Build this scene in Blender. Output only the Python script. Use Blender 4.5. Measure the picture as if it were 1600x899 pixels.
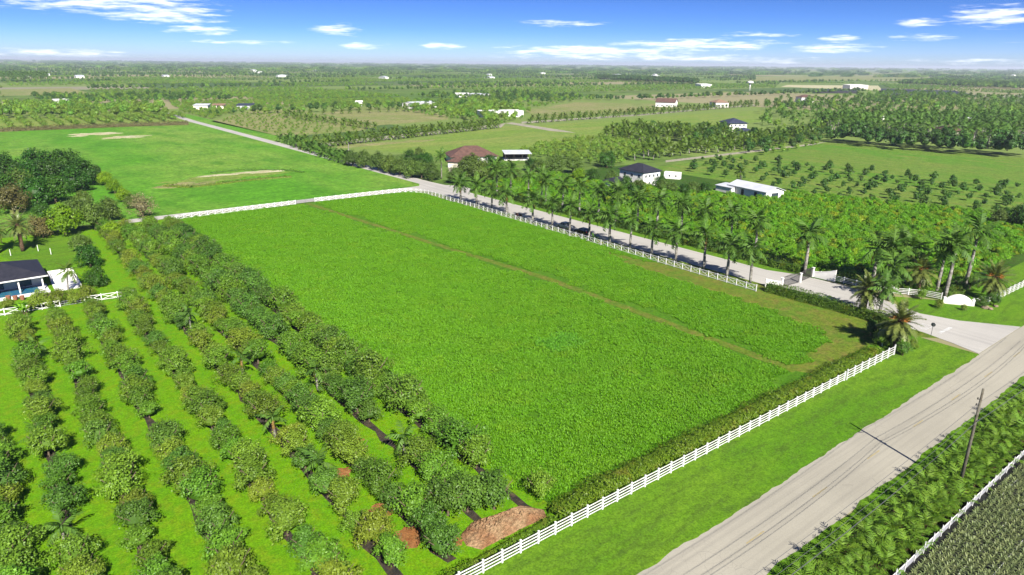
import bpy, math, random
import numpy as np
from mathutils import Vector, Matrix
R = math.radians
HAZE = True
for o in list(bpy.data.objects): bpy.data.objects.remove(o)
scene = bpy.context.scene
COL = scene.collection

# ------------------------------------------------------------------ camera
# World: +Y runs up the farm lane away from the drone, +X runs along the county road, metres, ground at z = 0.
CAMH = 44.0
HEAD, PITCH, ROLL = R(38.2), R(18.33), R(0.55)
FPX, PW, PH = 1059.0, 1600, 899                      # focal length in photo pixels
ch, sh, cp, sp = math.cos(HEAD), math.sin(HEAD), math.cos(PITCH), math.sin(PITCH)
_f = np.array([sh * cp, ch * cp, -sp]); _r0 = np.array([ch, -sh, 0.0]); _u0 = np.cross(_r0, _f)
_r = _r0 * math.cos(ROLL) + _u0 * math.sin(ROLL); _u = -_r0 * math.sin(ROLL) + _u0 * math.cos(ROLL)
cam = bpy.data.objects.new('camera', bpy.data.cameras.new('camera')); COL.objects.link(cam)
cam.matrix_world = Matrix(((_r[0], _u[0], -_f[0], 0), (_r[1], _u[1], -_f[1], 0), (_r[2], _u[2], -_f[2], CAMH), (0, 0, 0, 1)))
cam.data.sensor_width = 36; cam.data.lens = 36 * FPX / PW
cam.data.clip_start = 0.5; cam.data.clip_end = 90000
scene.camera = cam

def g(px, py, z=0.0):                                # photo pixel -> point on the ground (or on height z)
    d = _f + _r * ((px - PW / 2) / FPX) - _u * ((py - PH / 2) / FPX)
    t = (z - CAMH) / d[2]
    return float(d[0] * t), float(d[1] * t)
def proj(x, y, z=0.0):
    v = np.array([x, y, z - CAMH]); w = v @ _f
    if w < 1: return -9999, -9999
    return PW / 2 + FPX * (v @ _r) / w, PH / 2 - FPX * (v @ _u) / w
def in_view(x, y, z=0.0, m=0):
    px, py = proj(x, y, z)
    return -m < px < PW + m and -m < py < PH + m
def projn(x, y):                                     # the same for arrays on the ground
    vx, vy = np.asarray(x), np.asarray(y)
    w = vx * _f[0] + vy * _f[1] - CAMH * _f[2]; w = np.where(w < 1, 1e-3, w)
    return (PW / 2 + FPX * (vx * _r[0] + vy * _r[1] - CAMH * _r[2]) / w,
            PH / 2 - FPX * (vx * _u[0] + vy * _u[1] - CAMH * _u[2]) / w)
def inpoly(x, y, poly):
    x = np.asarray(x); y = np.asarray(y); c = np.zeros(x.shape, bool); n = len(poly)
    for i in range(n):
        (x1, y1), (x2, y2) = poly[i], poly[i - 1]
        if y1 == y2: continue
        c ^= ((y1 > y) != (y2 > y)) & (x < (x2 - x1) * (y - y1) / (y2 - y1) + x1)
    return c
def gpoly(pp): return [g(*p) for p in pp]

# ------------------------------------------------------------------ sky, sun, exposure
SUN_EL, SHADOW = R(38.8), R(18.1)                    # shadows run SHADOW clockwise of +Y
world = bpy.data.worlds.new('World'); scene.world = world; world.use_nodes = True
nt = world.node_tree; nt.nodes.clear()
class NB:                                            # tiny node-building helper
    def __init__(s, nt): s.nt = nt
    def n(s, t, **k):
        x = s.nt.nodes.new(t)
        for a, v in k.items(): setattr(x, a, v)
        return x
    def put(s, sock, v):
        if isinstance(v, bpy.types.NodeSocket): s.nt.links.new(v, sock)
        elif v is not None: sock.default_value = v
    def m(s, op, a, b=None, c=None, clamp=False):
        x = s.n('ShaderNodeMath', operation=op, use_clamp=clamp)
        for i, v in enumerate((a, b, c)):
            if v is not None: s.put(x.inputs[i], v)
        return x.outputs[0]
    def mix(s, f, a, b, bt='MIX'):
        x = s.n('ShaderNodeMix', data_type='RGBA', blend_type=bt)
        s.put(x.inputs[0], f); s.put(x.inputs[6], a); s.put(x.inputs[7], b)
        return x.outputs[2]
    def noise(s, vec, scale, detail=3, rough=.55, dim='3D'):
        x = s.n('ShaderNodeTexNoise', noise_dimensions=dim)
        s.put(x.inputs['Vector'], vec); x.inputs['Scale'].default_value = scale
        x.inputs['Detail'].default_value = detail; x.inputs['Roughness'].default_value = rough
        return x.outputs['Fac']
    def ramp(s, fac, lo, hi):                        # smooth 0..1 between lo and hi
        x = s.n('ShaderNodeMapRange', interpolation_type='SMOOTHSTEP')
        s.put(x.inputs[0], fac); x.inputs[1].default_value = lo; x.inputs[2].default_value = hi
        return x.outputs[0]
    def scale(s, vec, v):
        x = s.n('ShaderNodeVectorMath', operation='MULTIPLY'); s.put(x.inputs[0], vec); x.inputs[1].default_value = v
        return x.outputs[0]
def rgba(c): return (c[0], c[1], c[2], 1.0)
b = NB(nt)
gen = b.n('ShaderNodeTexCoord').outputs['Generated']
sepn = b.n('ShaderNodeSeparateXYZ'); b.put(sepn.inputs[0], gen)
sx, sy, sz = sepn.outputs
comb = b.n('ShaderNodeCombineXYZ'); b.put(comb.inputs[0], sx); b.put(comb.inputs[1], sy)
b.put(comb.inputs[2], b.m('MULTIPLY', sz, 3.3))      # blue deepens quickly above the horizon, as in the photograph
sky = b.n('ShaderNodeTexSky', sky_type='NISHITA', sun_disc=False)
sky.sun_elevation = SUN_EL; sky.sun_rotation = SHADOW + math.pi; sky.altitude = 30
sky.air_density = 1.0; sky.dust_density = 0.35; sky.ozone_density = 3.2
nrm = b.n('ShaderNodeVectorMath', operation='NORMALIZE'); b.put(nrm.inputs[0], comb.outputs[0])
b.put(sky.inputs['Vector'], nrm.outputs[0])
hs = b.n('ShaderNodeHueSaturation'); hs.inputs['Saturation'].default_value = 1.12; b.put(hs.inputs['Color'], sky.outputs[0])
az = b.m('ARCTAN2', sx, sy); el = b.m('ARCSINE', sz)
uv = b.n('ShaderNodeCombineXYZ'); b.put(uv.inputs[0], az); b.put(uv.inputs[1], b.m('MULTIPLY', el, 8.0)); uv = uv.outputs[0]
n1 = b.noise(uv, 26, 6, .6); n2 = b.noise(uv, 7, 3, .5)
def skydir(px, py):
    d = _f + _r * ((px - PW / 2) / FPX) - _u * ((py - PH / 2) / FPX); d = d / np.linalg.norm(d)
    return math.atan2(d[0], d[1]), math.asin(d[2])
mask = None                                          # the single clouds over the horizon: (px, py, half width, half height, weight)
for (cx, cy, hw, hh, wt) in [(150, -2, 190, 26, 1.1), (250, 22, 110, 17, 1.1), (315, 46, 60, 9, 1), (524, 47, 44, 10, 1), (375, 66, 90, 4, .8),
        (570, 72, 40, 6, .9), (690, 72, 34, 6, .95), (90, 83, 130, 8, .85), (875, 37, 70, 6, .8), (930, 80, 170, 10, 1.1), (1090, 70, 150, 11, 1.05),
        (1010, 90, 260, 6, .8), (1310, 61, 38, 7, .95), (1300, 76, 80, 8, 1), (1435, 35, 45, 8, .95), (1435, 59, 55, 7, .9), (1560, 24, 90, 20, 1.1), (1190, 54, 60, 5, .8), (1540, 96, 120, 5, .7), (1200, 96, 90, 5, .6)]:
    a0, e0 = skydir(cx, cy); a1, _ = skydir(cx + hw, cy); _, e1 = skydir(cx, cy - hh)
    da = b.m('DIVIDE', b.m('SUBTRACT', az, a0), abs(a1 - a0)); de = b.m('DIVIDE', b.m('SUBTRACT', el, e0), abs(e1 - e0))
    q = b.m('ADD', b.m('MULTIPLY', da, da), b.m('MULTIPLY', de, de))
    m1 = b.m('MULTIPLY', b.m('SUBTRACT', 1.0, q), wt)
    mask = m1 if mask is None else b.m('MAXIMUM', mask, m1)
mask = b.m('MAXIMUM', mask, -1.0)
far = b.m('MULTIPLY_ADD', b.ramp(n2, .58, .72), 0.55, -0.75)      # thin scattered cloud everywhere else
mask = b.m('MAXIMUM', mask, far)
cl = b.ramp(b.m('ADD', b.m('MULTIPLY', mask, .5), b.m('MULTIPLY', b.m('SUBTRACT', n1, .5), 2.2)), .0, .85)
cl = b.m('MULTIPLY', cl, b.ramp(sz, -0.002, .006))
hz = b.m('MULTIPLY', b.m('SUBTRACT', 1.0, b.ramp(sz, -.01, .045)), .55)
tint = b.mix(1.0, hs.outputs[0], (0.42, .55, .88, 1), 'MULTIPLY')
withhz = b.mix(hz, tint, (3.2, 3.7, 4.8, 1))
shade = b.mix(b.noise(uv, 40, 3), (5.6, 6.2, 7.4, 1), (9.0, 9.0, 9.2, 1))
bg = b.n('ShaderNodeBackground'); b.put(bg.inputs[0], b.mix(b.m('MULTIPLY', cl, .92), withhz, shade)); bg.inputs[1].default_value = 0.062
out = b.n('ShaderNodeOutputWorld'); nt.links.new(bg.outputs[0], out.inputs[0])

sl = bpy.data.lights.new('sun', 'SUN'); sl.energy = 4.6; sl.angle = R(0.5); sl.color = (1.0, .945, .86)
sun = bpy.data.objects.new('sun', sl); COL.objects.link(sun)
sd = Vector((-math.sin(SHADOW) * math.cos(SUN_EL), -math.cos(SHADOW) * math.cos(SUN_EL), math.sin(SUN_EL)))
sun.rotation_euler = sd.to_track_quat('Z', 'Y').to_euler(); sun.location = (0, 0, 80)
vs = scene.view_settings; vs.view_transform = 'Standard'; vs.look = 'None'; vs.gamma = 1; vs.use_curve_mapping = False
vs.exposure = 1.6
cy_ = scene.cycles; cy_.max_bounces = 5; cy_.diffuse_bounces = 2; cy_.glossy_bounces = 2; cy_.transmission_bounces = 3
cy_.transparent_max_bounces = 4; cy_.volume_bounces = 0; cy_.use_denoising = True; cy_.caustics_reflective = False; cy_.caustics_refractive = False

# ------------------------------------------------------------------ helpers
def S(r, g_, b_, k=.34):                             # photo colour 0-255 -> base colour
    f = lambda v: (v / 255 / 12.92 if v <= 10 else ((v / 255 + .055) / 1.055) ** 2.4)
    return (f(r) * k, f(g_) * k, f(b_) * k)
MATS = {}
def mat(name, color, rough=.8, metal=0, spec=.3, noise=None, bump=None, color2=None):
    """plain procedural surface: base colour, mottled with a noise of its own"""
    m = bpy.data.materials.new(name); m.use_nodes = True; t = m.node_tree; q = NB(t); p = t.nodes['Principled BSDF']
    p.inputs['Roughness'].default_value = rough; p.inputs['Metallic'].default_value = metal; p.inputs['Specular IOR Level'].default_value = spec
    if noise:
        v = q.n('ShaderNodeTexCoord').outputs['Object']
        c2 = color2 or tuple(x * .78 for x in color)
        q.put(p.inputs['Base Color'], q.mix(q.ramp(q.noise(v, noise, 4), .3, .7), rgba(color), rgba(c2)))
        if bump:
            bn = q.n('ShaderNodeBump'); bn.inputs['Strength'].default_value = bump; bn.inputs['Distance'].default_value = .05
            q.put(bn.inputs['Height'], q.noise(v, noise * 4, 3)); q.put(p.inputs['Normal'], bn.outputs[0])
    else: p.inputs['Base Color'].default_value = rgba(color)
    MATS[name] = m; return m
def ground_mat(name, cols, s_big=.03, s_mid=.35, s_fine=3.0, bump=.5, rough=.95, dist=.12, streak=None):
    """ground cover: three base colours mixed by world-space noise at field, patch and tuft scale"""
    m = bpy.data.materials.new(name); m.use_nodes = True; t = m.node_tree; q = NB(t); p = t.nodes['Principled BSDF']
    v = q.n('ShaderNodeNewGeometry').outputs['Position']
    vb = q.scale(v, streak) if streak else v
    c = q.mix(q.ramp(q.noise(vb, s_big, 4, .6), .35, .65), rgba(cols[0]), rgba(cols[1]))
    c = q.mix(q.m('MULTIPLY', q.ramp(q.noise(vb, s_mid, 5, .7), .42, .7), .85), c, rgba(cols[2]))
    fine = q.noise(v, s_fine, 4, .75)
    c = q.mix(1.0, c, q.mix(q.ramp(fine, .3, .7), (.62, .64, .60, 1), (1.28, 1.26, 1.2, 1)), 'MULTIPLY')
    c = q.mix(1.0, c, q.mix(q.ramp(q.noise(v, s_fine * .3, 3, .6), .3, .7), (.84, .86, .80, 1), (1.14, 1.12, 1.1, 1)), 'MULTIPLY')
    q.put(p.inputs['Base Color'], c); p.inputs['Roughness'].default_value = rough; p.inputs['Specular IOR Level'].default_value = .1
    bn = q.n('ShaderNodeBump'); bn.inputs['Strength'].default_value = bump; bn.inputs['Distance'].default_value = dist
    q.put(bn.inputs['Height'], q.m('ADD', fine, q.noise(v, s_mid * 2, 2))); q.put(p.inputs['Normal'], bn.outputs[0])
    MATS[name] = m; return m
def leaf_mat(name, dark, light, trans=.3, hue=.03, val=.25, rough=.5, third=None):
    """leaves: colour by the leaf's own random value, by plant and by clump; some light passes through"""
    gain = lambda c: (c[0] * 1.62, c[1] * 1.6, c[2] * 1.15)      # leaves stand at all angles to the light
    dark, light, third = gain(dark), gain(light), gain(third) if third else None; hue *= .45
    m = bpy.data.materials.new(name); m.use_nodes = True; t = m.node_tree; q = NB(t); p = t.nodes['Principled BSDF']
    at = q.n('ShaderNodeAttribute', attribute_name='rnd').outputs['Fac']
    oi = q.n('ShaderNodeObjectInfo').outputs['Random']
    v = q.n('ShaderNodeTexCoord').outputs['Object']
    f = q.m('ADD', q.m('MULTIPLY', at, .65), q.m('MULTIPLY', q.noise(v, .9, 2), .45), clamp=True)
    c = q.mix(f, rgba(dark), rgba(light))
    if third: c = q.mix(q.m('MULTIPLY', q.ramp(q.noise(v, .5, 3), .52, .72), .5), c, rgba(third))
    h = q.n('ShaderNodeHueSaturation'); q.put(h.inputs['Color'], c)
    q.put(h.inputs['Hue'], q.m('MULTIPLY_ADD', oi, -hue * 2, .5 + hue)); 
    q.put(h.inputs['Value'], q.m('MULTIPLY_ADD', q.m('FRACT', q.m('MULTIPLY', oi, 7.31)), val * 2, 1 - val))
    q.put(p.inputs['Base Color'], h.outputs[0]); p.inputs['Roughness'].default_value = rough; p.inputs['Specular IOR Level'].default_value = .25
    tr = q.n('ShaderNodeBsdfTranslucent'); q.put(tr.inputs[0], q.mix(1.0, h.outputs[0], (1.15, 1.25, .6, 1), 'MULTIPLY'))
    ms = q.n('ShaderNodeMixShader'); ms.inputs[0].default_value = trans
    t.links.new(p.outputs[0], ms.inputs[1]); t.links.new(tr.outputs[0], ms.inputs[2])
    t.links.new(ms.outputs[0], t.nodes['Material Output'].inputs[0])
    MATS[name] = m; return m
class MB:                                            # collects shapes into one mesh
    def __init__(s): s.v = []; s.f = []
    def add(s, v, f):
        k = len(s.v); s.v += [tuple(map(float, p)) for p in v]; s.f += [tuple(i + k for i in q) for q in f]; return s
    def box(s, x0, x1, y0, y1, z0, z1):
        return s.add([(x0, y0, z0), (x1, y0, z0), (x1, y1, z0), (x0, y1, z0), (x0, y0, z1), (x1, y0, z1), (x1, y1, z1), (x0, y1, z1)],
                     [(3, 2, 1, 0), (4, 5, 6, 7), (0, 1, 5, 4), (1, 2, 6, 5), (2, 3, 7, 6), (3, 0, 4, 7)])
    def prism(s, poly, z0, z1):
        n = len(poly)
        return s.add([(x, y, z0) for x, y in poly] + [(x, y, z1) for x, y in poly],
                     [tuple(range(n - 1, -1, -1)), tuple(range(n, 2 * n))] + [(i, (i + 1) % n, n + (i + 1) % n, n + i) for i in range(n)])
    def profile(s, poly, y0, y1):                    # outline in x,z swept along y
        n = len(poly)
        return s.add([(x, y0, z) for x, z in poly] + [(x, y1, z) for x, z in poly],
                     [tuple(range(n)), tuple(range(2 * n - 1, n - 1, -1))] + [(i, n + i, n + (i + 1) % n, (i + 1) % n) for i in range(n)])
    def tube(s, pts, rad, n=8, cap=True):
        rad = rad if hasattr(rad, '__len__') else [rad] * len(pts); P = [Vector(p) for p in pts]; vs_ = []; fs = []
        for i, p in enumerate(P):
            d = (P[min(i + 1, len(P) - 1)] - P[max(i - 1, 0)]).normalized()
            u = d.cross(Vector((0, 0, 1)) if abs(d.z) < .9 else Vector((1, 0, 0))).normalized(); w = d.cross(u)
            for k in range(n):
                t = 2 * math.pi * k / n; vs_.append(p + (u * math.cos(t) + w * math.sin(t)) * rad[i])
        for i in range(len(P) - 1):
            for k in range(n): fs.append((i * n + k, i * n + (k + 1) % n, (i + 1) * n + (k + 1) % n, (i + 1) * n + k))
        if cap: fs += [tuple(range(n - 1, -1, -1)), tuple(range((len(P) - 1) * n, len(P) * n))]
        return s.add(vs_, fs)
    def mesh(s, name, material=None, smooth=False):
        me = bpy.data.meshes.new(name); me.from_pydata(s.v, [], s.f); me.validate()
        if material: me.materials.append(material)
        if smooth: me.polygons.foreach_set('use_smooth', [True] * len(me.polygons))
        return me
def new(name, data, parent=None, loc=None, rz=None):
    o = bpy.data.objects.new(name, data); COL.objects.link(o)
    if parent: o.parent = parent
    if loc: o.location = loc
    if rz is not None: o.rotation_euler = (0, 0, rz)
    return o
def tag(o, label=None, cat=None, group=None, kind=None):
    if label: o['label'] = label
    if cat: o['category'] = cat
    if group: o['group'] = group
    if kind: o['kind'] = kind
    return o
def thing(name, label, cat, loc=(0, 0, 0), rz=0, group=None): return tag(new(name, None, None, loc, rz), label, cat, group)
def struct(name, mb, material, label):
    return tag(new(name, mb.mesh(name, material) if isinstance(mb, MB) else mb), label, kind='structure')
def sheet(name, pts, z, material, label):            # a thin slab of ground cover
    return struct(name, MB().prism(pts, z - .3, z), material, label)
def rect(x0, x1, y0, y1): return [(x0, y0), (x1, y0), (x1, y1), (x0, y1)]
_on = 'zeroth first second third fourth fifth sixth seventh eighth ninth tenth eleventh twelfth thirteenth fourteenth fifteenth sixteenth seventeenth eighteenth nineteenth'.split()
_te = 'x x twenty thirty forty fifty sixty seventy eighty ninety'.split()
def ordn(n):
    if n < 20: return _on[n]
    if n < 100: return (_te[n // 10][:-1] + 'ieth') if n % 10 == 0 else _te[n // 10] + '-' + _on[n % 10]
    return 'hundred-' + ordn(n - 100)
def quads(name, Q, rnd, material, extra=None):
    """Q: (n,4,3) array of leaf quads -> mesh with a per-face random value"""
    n = len(Q); me = bpy.data.meshes.new(name); me.vertices.add(4 * n); me.loops.add(4 * n); me.polygons.add(n)
    me.vertices.foreach_set('co', np.ascontiguousarray(Q, np.float32).ravel())
    me.loops.foreach_set('vertex_index', np.arange(4 * n, dtype=np.int32))
    me.polygons.foreach_set('loop_start', np.arange(0, 4 * n, 4, dtype=np.int32))
    me.polygons.foreach_set('loop_total', np.full(n, 4, np.int32))
    me.update(); at = me.attributes.new('rnd', 'FLOAT', 'FACE'); at.data.foreach_set('value', np.asarray(rnd, np.float32))
    me.materials.append(material); return me
def unit(v): return v / np.maximum(np.linalg.norm(v, axis=-1, keepdims=True), 1e-9)
def leafquads(c, nrm_, length, width, rng, tang=None):
    """diamond leaves at centres c facing nrm_"""
    n = len(c); nrm_ = unit(nrm_); t = rng.normal(size=(n, 3)) if tang is None else tang
    t = unit(t - nrm_ * (t * nrm_).sum(1, keepdims=True)); w = np.cross(nrm_, t)
    L = (np.asarray(length) * np.ones(n))[:, None] * .5; W = (np.asarray(width) * np.ones(n))[:, None] * .5
    return np.stack([c - t * L, c + w * W - nrm_ * W * .25, c + t * L, c - w * W - nrm_ * W * .25], 1)
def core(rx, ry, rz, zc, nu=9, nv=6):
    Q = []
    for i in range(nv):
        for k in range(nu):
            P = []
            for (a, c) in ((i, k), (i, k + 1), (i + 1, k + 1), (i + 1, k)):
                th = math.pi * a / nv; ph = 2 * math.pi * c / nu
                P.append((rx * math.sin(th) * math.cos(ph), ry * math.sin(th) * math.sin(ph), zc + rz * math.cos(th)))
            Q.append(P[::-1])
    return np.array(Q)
def crown(name, n, rad, zc, clumps, size, material, seed, corek=.52, flat=.35, up=.35, shaggy=.12):
    """foliage: n leaves spread over clumps that make up an uneven crown, round a dark leafy core"""
    rng = np.random.default_rng(seed); rad = np.array(rad, float)
    d = unit(rng.normal(size=(clumps, 3))); d[:, 2] = np.where(d[:, 2] < -flat, -d[:, 2], d[:, 2]); d[0] = (.1, 0, 1); d[1] = (-.3, .3, .9); d[2] = (.35, -.3, .85); d = unit(d)
    cc = d * rad * rng.uniform(.42, .88, (clumps, 1)); cr = rng.uniform(.2, .46, clumps) * rad.mean()
    k = rng.integers(0, clumps, n); e = unit(rng.normal(size=(n, 3)) + d[k] * .7 + np.array([0, 0, .25]))
    c = cc[k] + e * cr[k][:, None] * (1 - rng.random((n, 1)) ** 2 * .5) + rng.normal(size=(n, 3)) * shaggy
    c[:, 2] += zc
    keep = c[:, 2] > .08; c = c[keep]; e = e[keep]; n = len(c)
    nr = unit(e + np.array([0, 0, up]) + rng.normal(size=(n, 3)) * .45)
    Q = leafquads(c, nr, rng.uniform(.7, 1.3, n) * size, rng.uniform(.45, .75, n) * size, rng)
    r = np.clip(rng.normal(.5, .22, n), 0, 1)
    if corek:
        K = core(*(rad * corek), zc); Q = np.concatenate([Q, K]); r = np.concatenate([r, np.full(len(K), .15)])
    return quads(name, Q, r, material)
def gn(name, pts, rots, scls, idx, protos, label, cat=None, kind='stuff'):
    """stuff: protos scattered over pts by geometry nodes"""
    me = bpy.data.meshes.new(name); me.from_pydata([tuple(p) for p in pts], [], [])
    for nm, ty, va in (('rot', 'FLOAT', rots), ('scl', 'FLOAT', scls), ('pick', 'INT', idx)):
        a = me.attributes.new(nm, ty, 'POINT'); a.data.foreach_set('value', np.asarray(va, np.int32 if ty == 'INT' else np.float32))
    o = new(name, me); tag(o, label, cat, None, kind)
    ng = bpy.data.node_groups.new(name, 'GeometryNodeTree')
    ng.interface.new_socket('Geometry', in_out='INPUT', socket_type='NodeSocketGeometry'); ng.interface.new_socket('Geometry', in_out='OUTPUT', socket_type='NodeSocketGeometry')
    N = ng.nodes; L = ng.links; gi = N.new('NodeGroupInput'); go = N.new('NodeGroupOutput'); jo = N.new('GeometryNodeJoinGeometry'); io = N.new('GeometryNodeInstanceOnPoints')
    for p in reversed(protos):
        oi = N.new('GeometryNodeObjectInfo'); oi.inputs['Object'].default_value = p; oi.inputs['As Instance'].default_value = True
        L.new(oi.outputs['Geometry'], jo.inputs[0])
    def attr(nm, ty):
        x = N.new('GeometryNodeInputNamedAttribute'); x.data_type = ty; x.inputs['Name'].default_value = nm; return x.outputs['Attribute']
    cx = N.new('ShaderNodeCombineXYZ'); L.new(attr('rot', 'FLOAT'), cx.inputs[2])
    L.new(gi.outputs[0], io.inputs['Points']); L.new(jo.outputs[0], io.inputs['Instance']); io.inputs['Pick Instance'].default_value = True
    L.new(attr('pick', 'INT'), io.inputs['Instance Index']); L.new(cx.outputs[0], io.inputs['Rotation']); L.new(attr('scl', 'FLOAT'), io.inputs['Scale'])
    L.new(io.outputs[0], go.inputs[0])
    o.modifiers.new('scatter', 'NODES').node_group = ng
    return o
def proto(me): return bpy.data.objects.new(me.name, me)
# ------------------------------------------------------------------ materials
ground_mat('terrain', [S(120, 160, 66), S(144, 166, 88), S(98, 140, 56)], .002, .011, .06, .2, dist=.6)
ground_mat('meadow', [S(96, 156, 28), S(108, 166, 34), S(110, 158, 40)], .03, .3, 2.5, .9)
ground_mat('mown', [S(132, 156, 50), S(118, 158, 46), S(158, 150, 78)], .12, .4, 2.5, .5, dist=.05)
ground_mat('verge', [S(112, 172, 30), S(132, 180, 42), S(104, 142, 46)], .09, .5, 4.5, .6, dist=.06, streak=(.35, 1.2, 1))
ground_mat('orchard_lawn', [S(132, 194, 14), S(120, 188, 18), S(150, 184, 30)], .12, .6, 5, .6, dist=.06)
ground_mat('field_bright', [S(112, 190, 42), S(156, 198, 80), S(98, 166, 40)], .014, .06, .6, .7, dist=.08, streak=(1, .5, 1))
ground_mat('field_pale', [S(152, 186, 78), S(172, 188, 98), S(130, 174, 66)], .02, .07, .8, .4, streak=(.4, 1.3, 1))
ground_mat('field_dry', [S(178, 180, 116), S(154, 176, 92), S(198, 188, 140)], .012, .05, .6, .4)
ground_mat('field_mid', [S(112, 172, 48), S(134, 170, 66), S(160, 174, 86)], .02, .2, 1.0, .6, streak=(1, .25, 1))
ground_mat('undergrowth', [S(70, 118, 30), S(88, 130, 40), S(92, 104, 52)], .08, .5, 2.5, .8)
ground_mat('farm_soil', [S(92, 76, 54), S(70, 58, 44), S(120, 90, 62)], .2, .8, 4, .7, dist=.05)
ground_mat('orange_soil', [S(190, 128, 78), S(206, 152, 100), S(160, 98, 60)], .5, 1.4, 7, .8, dist=.06)
ground_mat('mulch', [S(198, 150, 112), S(222, 190, 152), S(158, 106, 78)], .4, 1.6, 9, 1.0, dist=.1)
ground_mat('sand', [S(232, 224, 196, .48), S(214, 206, 166, .45), S(176, 182, 110)], .1, .3, 2, .4)
ground_mat('limestone', [S(222, 214, 198), S(206, 200, 184), S(190, 182, 160)], .05, .3, 2, .3)
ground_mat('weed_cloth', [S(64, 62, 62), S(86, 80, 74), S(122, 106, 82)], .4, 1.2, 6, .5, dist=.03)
ground_mat('nursery_cloth', [S(46, 48, 50), S(62, 64, 64), S(84, 86, 84)], .4, 1.5, 7, .5, dist=.03)
def road_mat(name, base, streakaxis):
    m = bpy.data.materials.new(name); m.use_nodes = True; t = m.node_tree; q = NB(t); p = t.nodes['Principled BSDF']
    v = q.n('ShaderNodeNewGeometry').outputs['Position']
    c = q.mix(q.ramp(q.noise(v, .06, 4), .35, .65), rgba(base), rgba(tuple(x * .88 for x in base)))
    vs1 = q.scale(v, (.012, 1.1, 1) if streakaxis == 'x' else (1.1, .012, 1))
    c = q.mix(q.m('MULTIPLY', q.ramp(q.noise(vs1, 1.0, 3), .46, .66), .4), c, rgba((base[0] * .66, base[1] * .66, base[2] * .68)))
    vs2 = q.scale(v, (.05, 3.0, 1) if streakaxis == 'x' else (3.0, .05, 1))
    c = q.mix(q.m('MULTIPLY', q.ramp(q.noise(vs2, 1.0, 3, .7), .5, .75), .25), c, rgba((base[0] * .6, base[1] * .6, base[2] * .62)))
    c = q.mix(1.0, c, q.mix(q.noise(v, 9, 2, .8), (.8, .8, .8, 1), (1.15, 1.15, 1.15, 1)), 'MULTIPLY')
    vor = q.n('ShaderNodeTexVoronoi', feature='DISTANCE_TO_EDGE'); q.put(vor.inputs['Vector'], q.scale(v, (.13, .2, 1) if streakaxis == 'x' else (.2, .13, 1)))
    crack = q.m('MULTIPLY', q.m('SUBTRACT', 1.0, q.ramp(vor.outputs['Distance'], .004, .014)), q.ramp(q.noise(v, .05, 2), .5, .6))
    c = q.mix(q.m('MULTIPLY', crack, .3), c, rgba((.06, .06, .058)))
    q.put(p.inputs['Base Color'], c); p.inputs['Roughness'].default_value = .92; p.inputs['Specular IOR Level'].default_value = .15
    MATS[name] = m
road_mat('road', S(208, 202, 182, .41), 'x'); road_mat('lane', S(214, 210, 200, .46), 'y')
mat('paint_white', S(240, 240, 236, .5), .7, noise=1.5, color2=S(206, 204, 196, .42)); mat('paint_yellow', S(222, 202, 140), .8, noise=2.0, color2=S(206, 194, 160))
mat('vinyl', (.60, .60, .59), .5, noise=1.3, color2=(.42, .42, .38)); mat('stucco', (.60, .59, .56), .85, noise=.5, color2=(.50, .49, .46)); mat('cream', (.62, .57, .47), .85, noise=.5)
mat('roof_black', S(54, 55, 66), .6, noise=1.2, color2=S(70, 70, 80)); mat('roof_blue', S(78, 86, 112), .6, noise=.5)
mat('roof_red', S(146, 108, 92), .8, noise=.7, color2=S(112, 82, 72)); mat('roof_tan', S(196, 158, 128), .8, noise=.6); mat('roof_metal', (.52, .53, .54), .4, .2, noise=.3, color2=(.42, .43, .45))
mat('glass', (.03, .04, .05), .08, spec=.6); mat('dark', (.012, .012, .013), .6); mat('iron', S(110, 106, 104), .55, .3, noise=3); mat('pool', S(96, 168, 176), .1, spec=.6, noise=1.5, color2=S(40, 130, 190))
mat('bark', S(140, 122, 100), .95, noise=2.5, bump=.6); mat('palm_trunk', S(200, 196, 186, .42), .9, noise=2, color2=S(128, 120, 108), bump=.3); mat('date_trunk', S(150, 120, 90), .95, noise=3, color2=S(96, 74, 54), bump=.9)
mat('crownshaft', S(96, 140, 50), .5); mat('fruit', S(226, 160, 52), .7, noise=6, color2=S(190, 112, 30)); mat('pole_wood', S(150, 146, 128), .9, noise=2, color2=S(112, 104, 88)); mat('wire', S(120, 120, 122), .5)
mat('car_silver', S(200, 204, 210, .5), .35, .2, .5); mat('car_black', S(24, 25, 28), .25, .3, .5); mat('rubber', (.015, .015, .015), .8); mat('chrome', (.5, .5, .5), .25, .8); mat('lamp_red', (.3, .01, .01), .3); mat('lamp_white', (.7, .7, .68), .2)
mat('bin_brown', S(92, 60, 52), .7); mat('sign_back', S(150, 152, 156), .5, .5); mat('net_white', S(226, 226, 232), .8, noise=3, color2=S(184, 186, 196)); mat('rock', S(196, 176, 146), .9, noise=2, color2=S(140, 124, 100)); mat('terracotta', S(206, 140, 110), .8)
LV = leaf_mat
LV('grass', S(84, 150, 16), S(138, 202, 36), .35, .006, .045); LV('grass_light', S(92, 154, 20), S(148, 206, 46), .35, .008, .05)
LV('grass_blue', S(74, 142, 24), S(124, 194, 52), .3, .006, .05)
LV('orchard_a', S(60, 98, 26), S(142, 178, 64), .28, .03, .22); LV('orchard_b', S(60, 104, 28), S(136, 182, 60), .28, .03, .22); LV('orchard_c', S(76, 100, 30), S(158, 186, 66), .28, .03, .2, third=S(136, 146, 60)); LV('orchard_d', S(50, 90, 32), S(120, 166, 68), .28, .02, .22)
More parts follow.
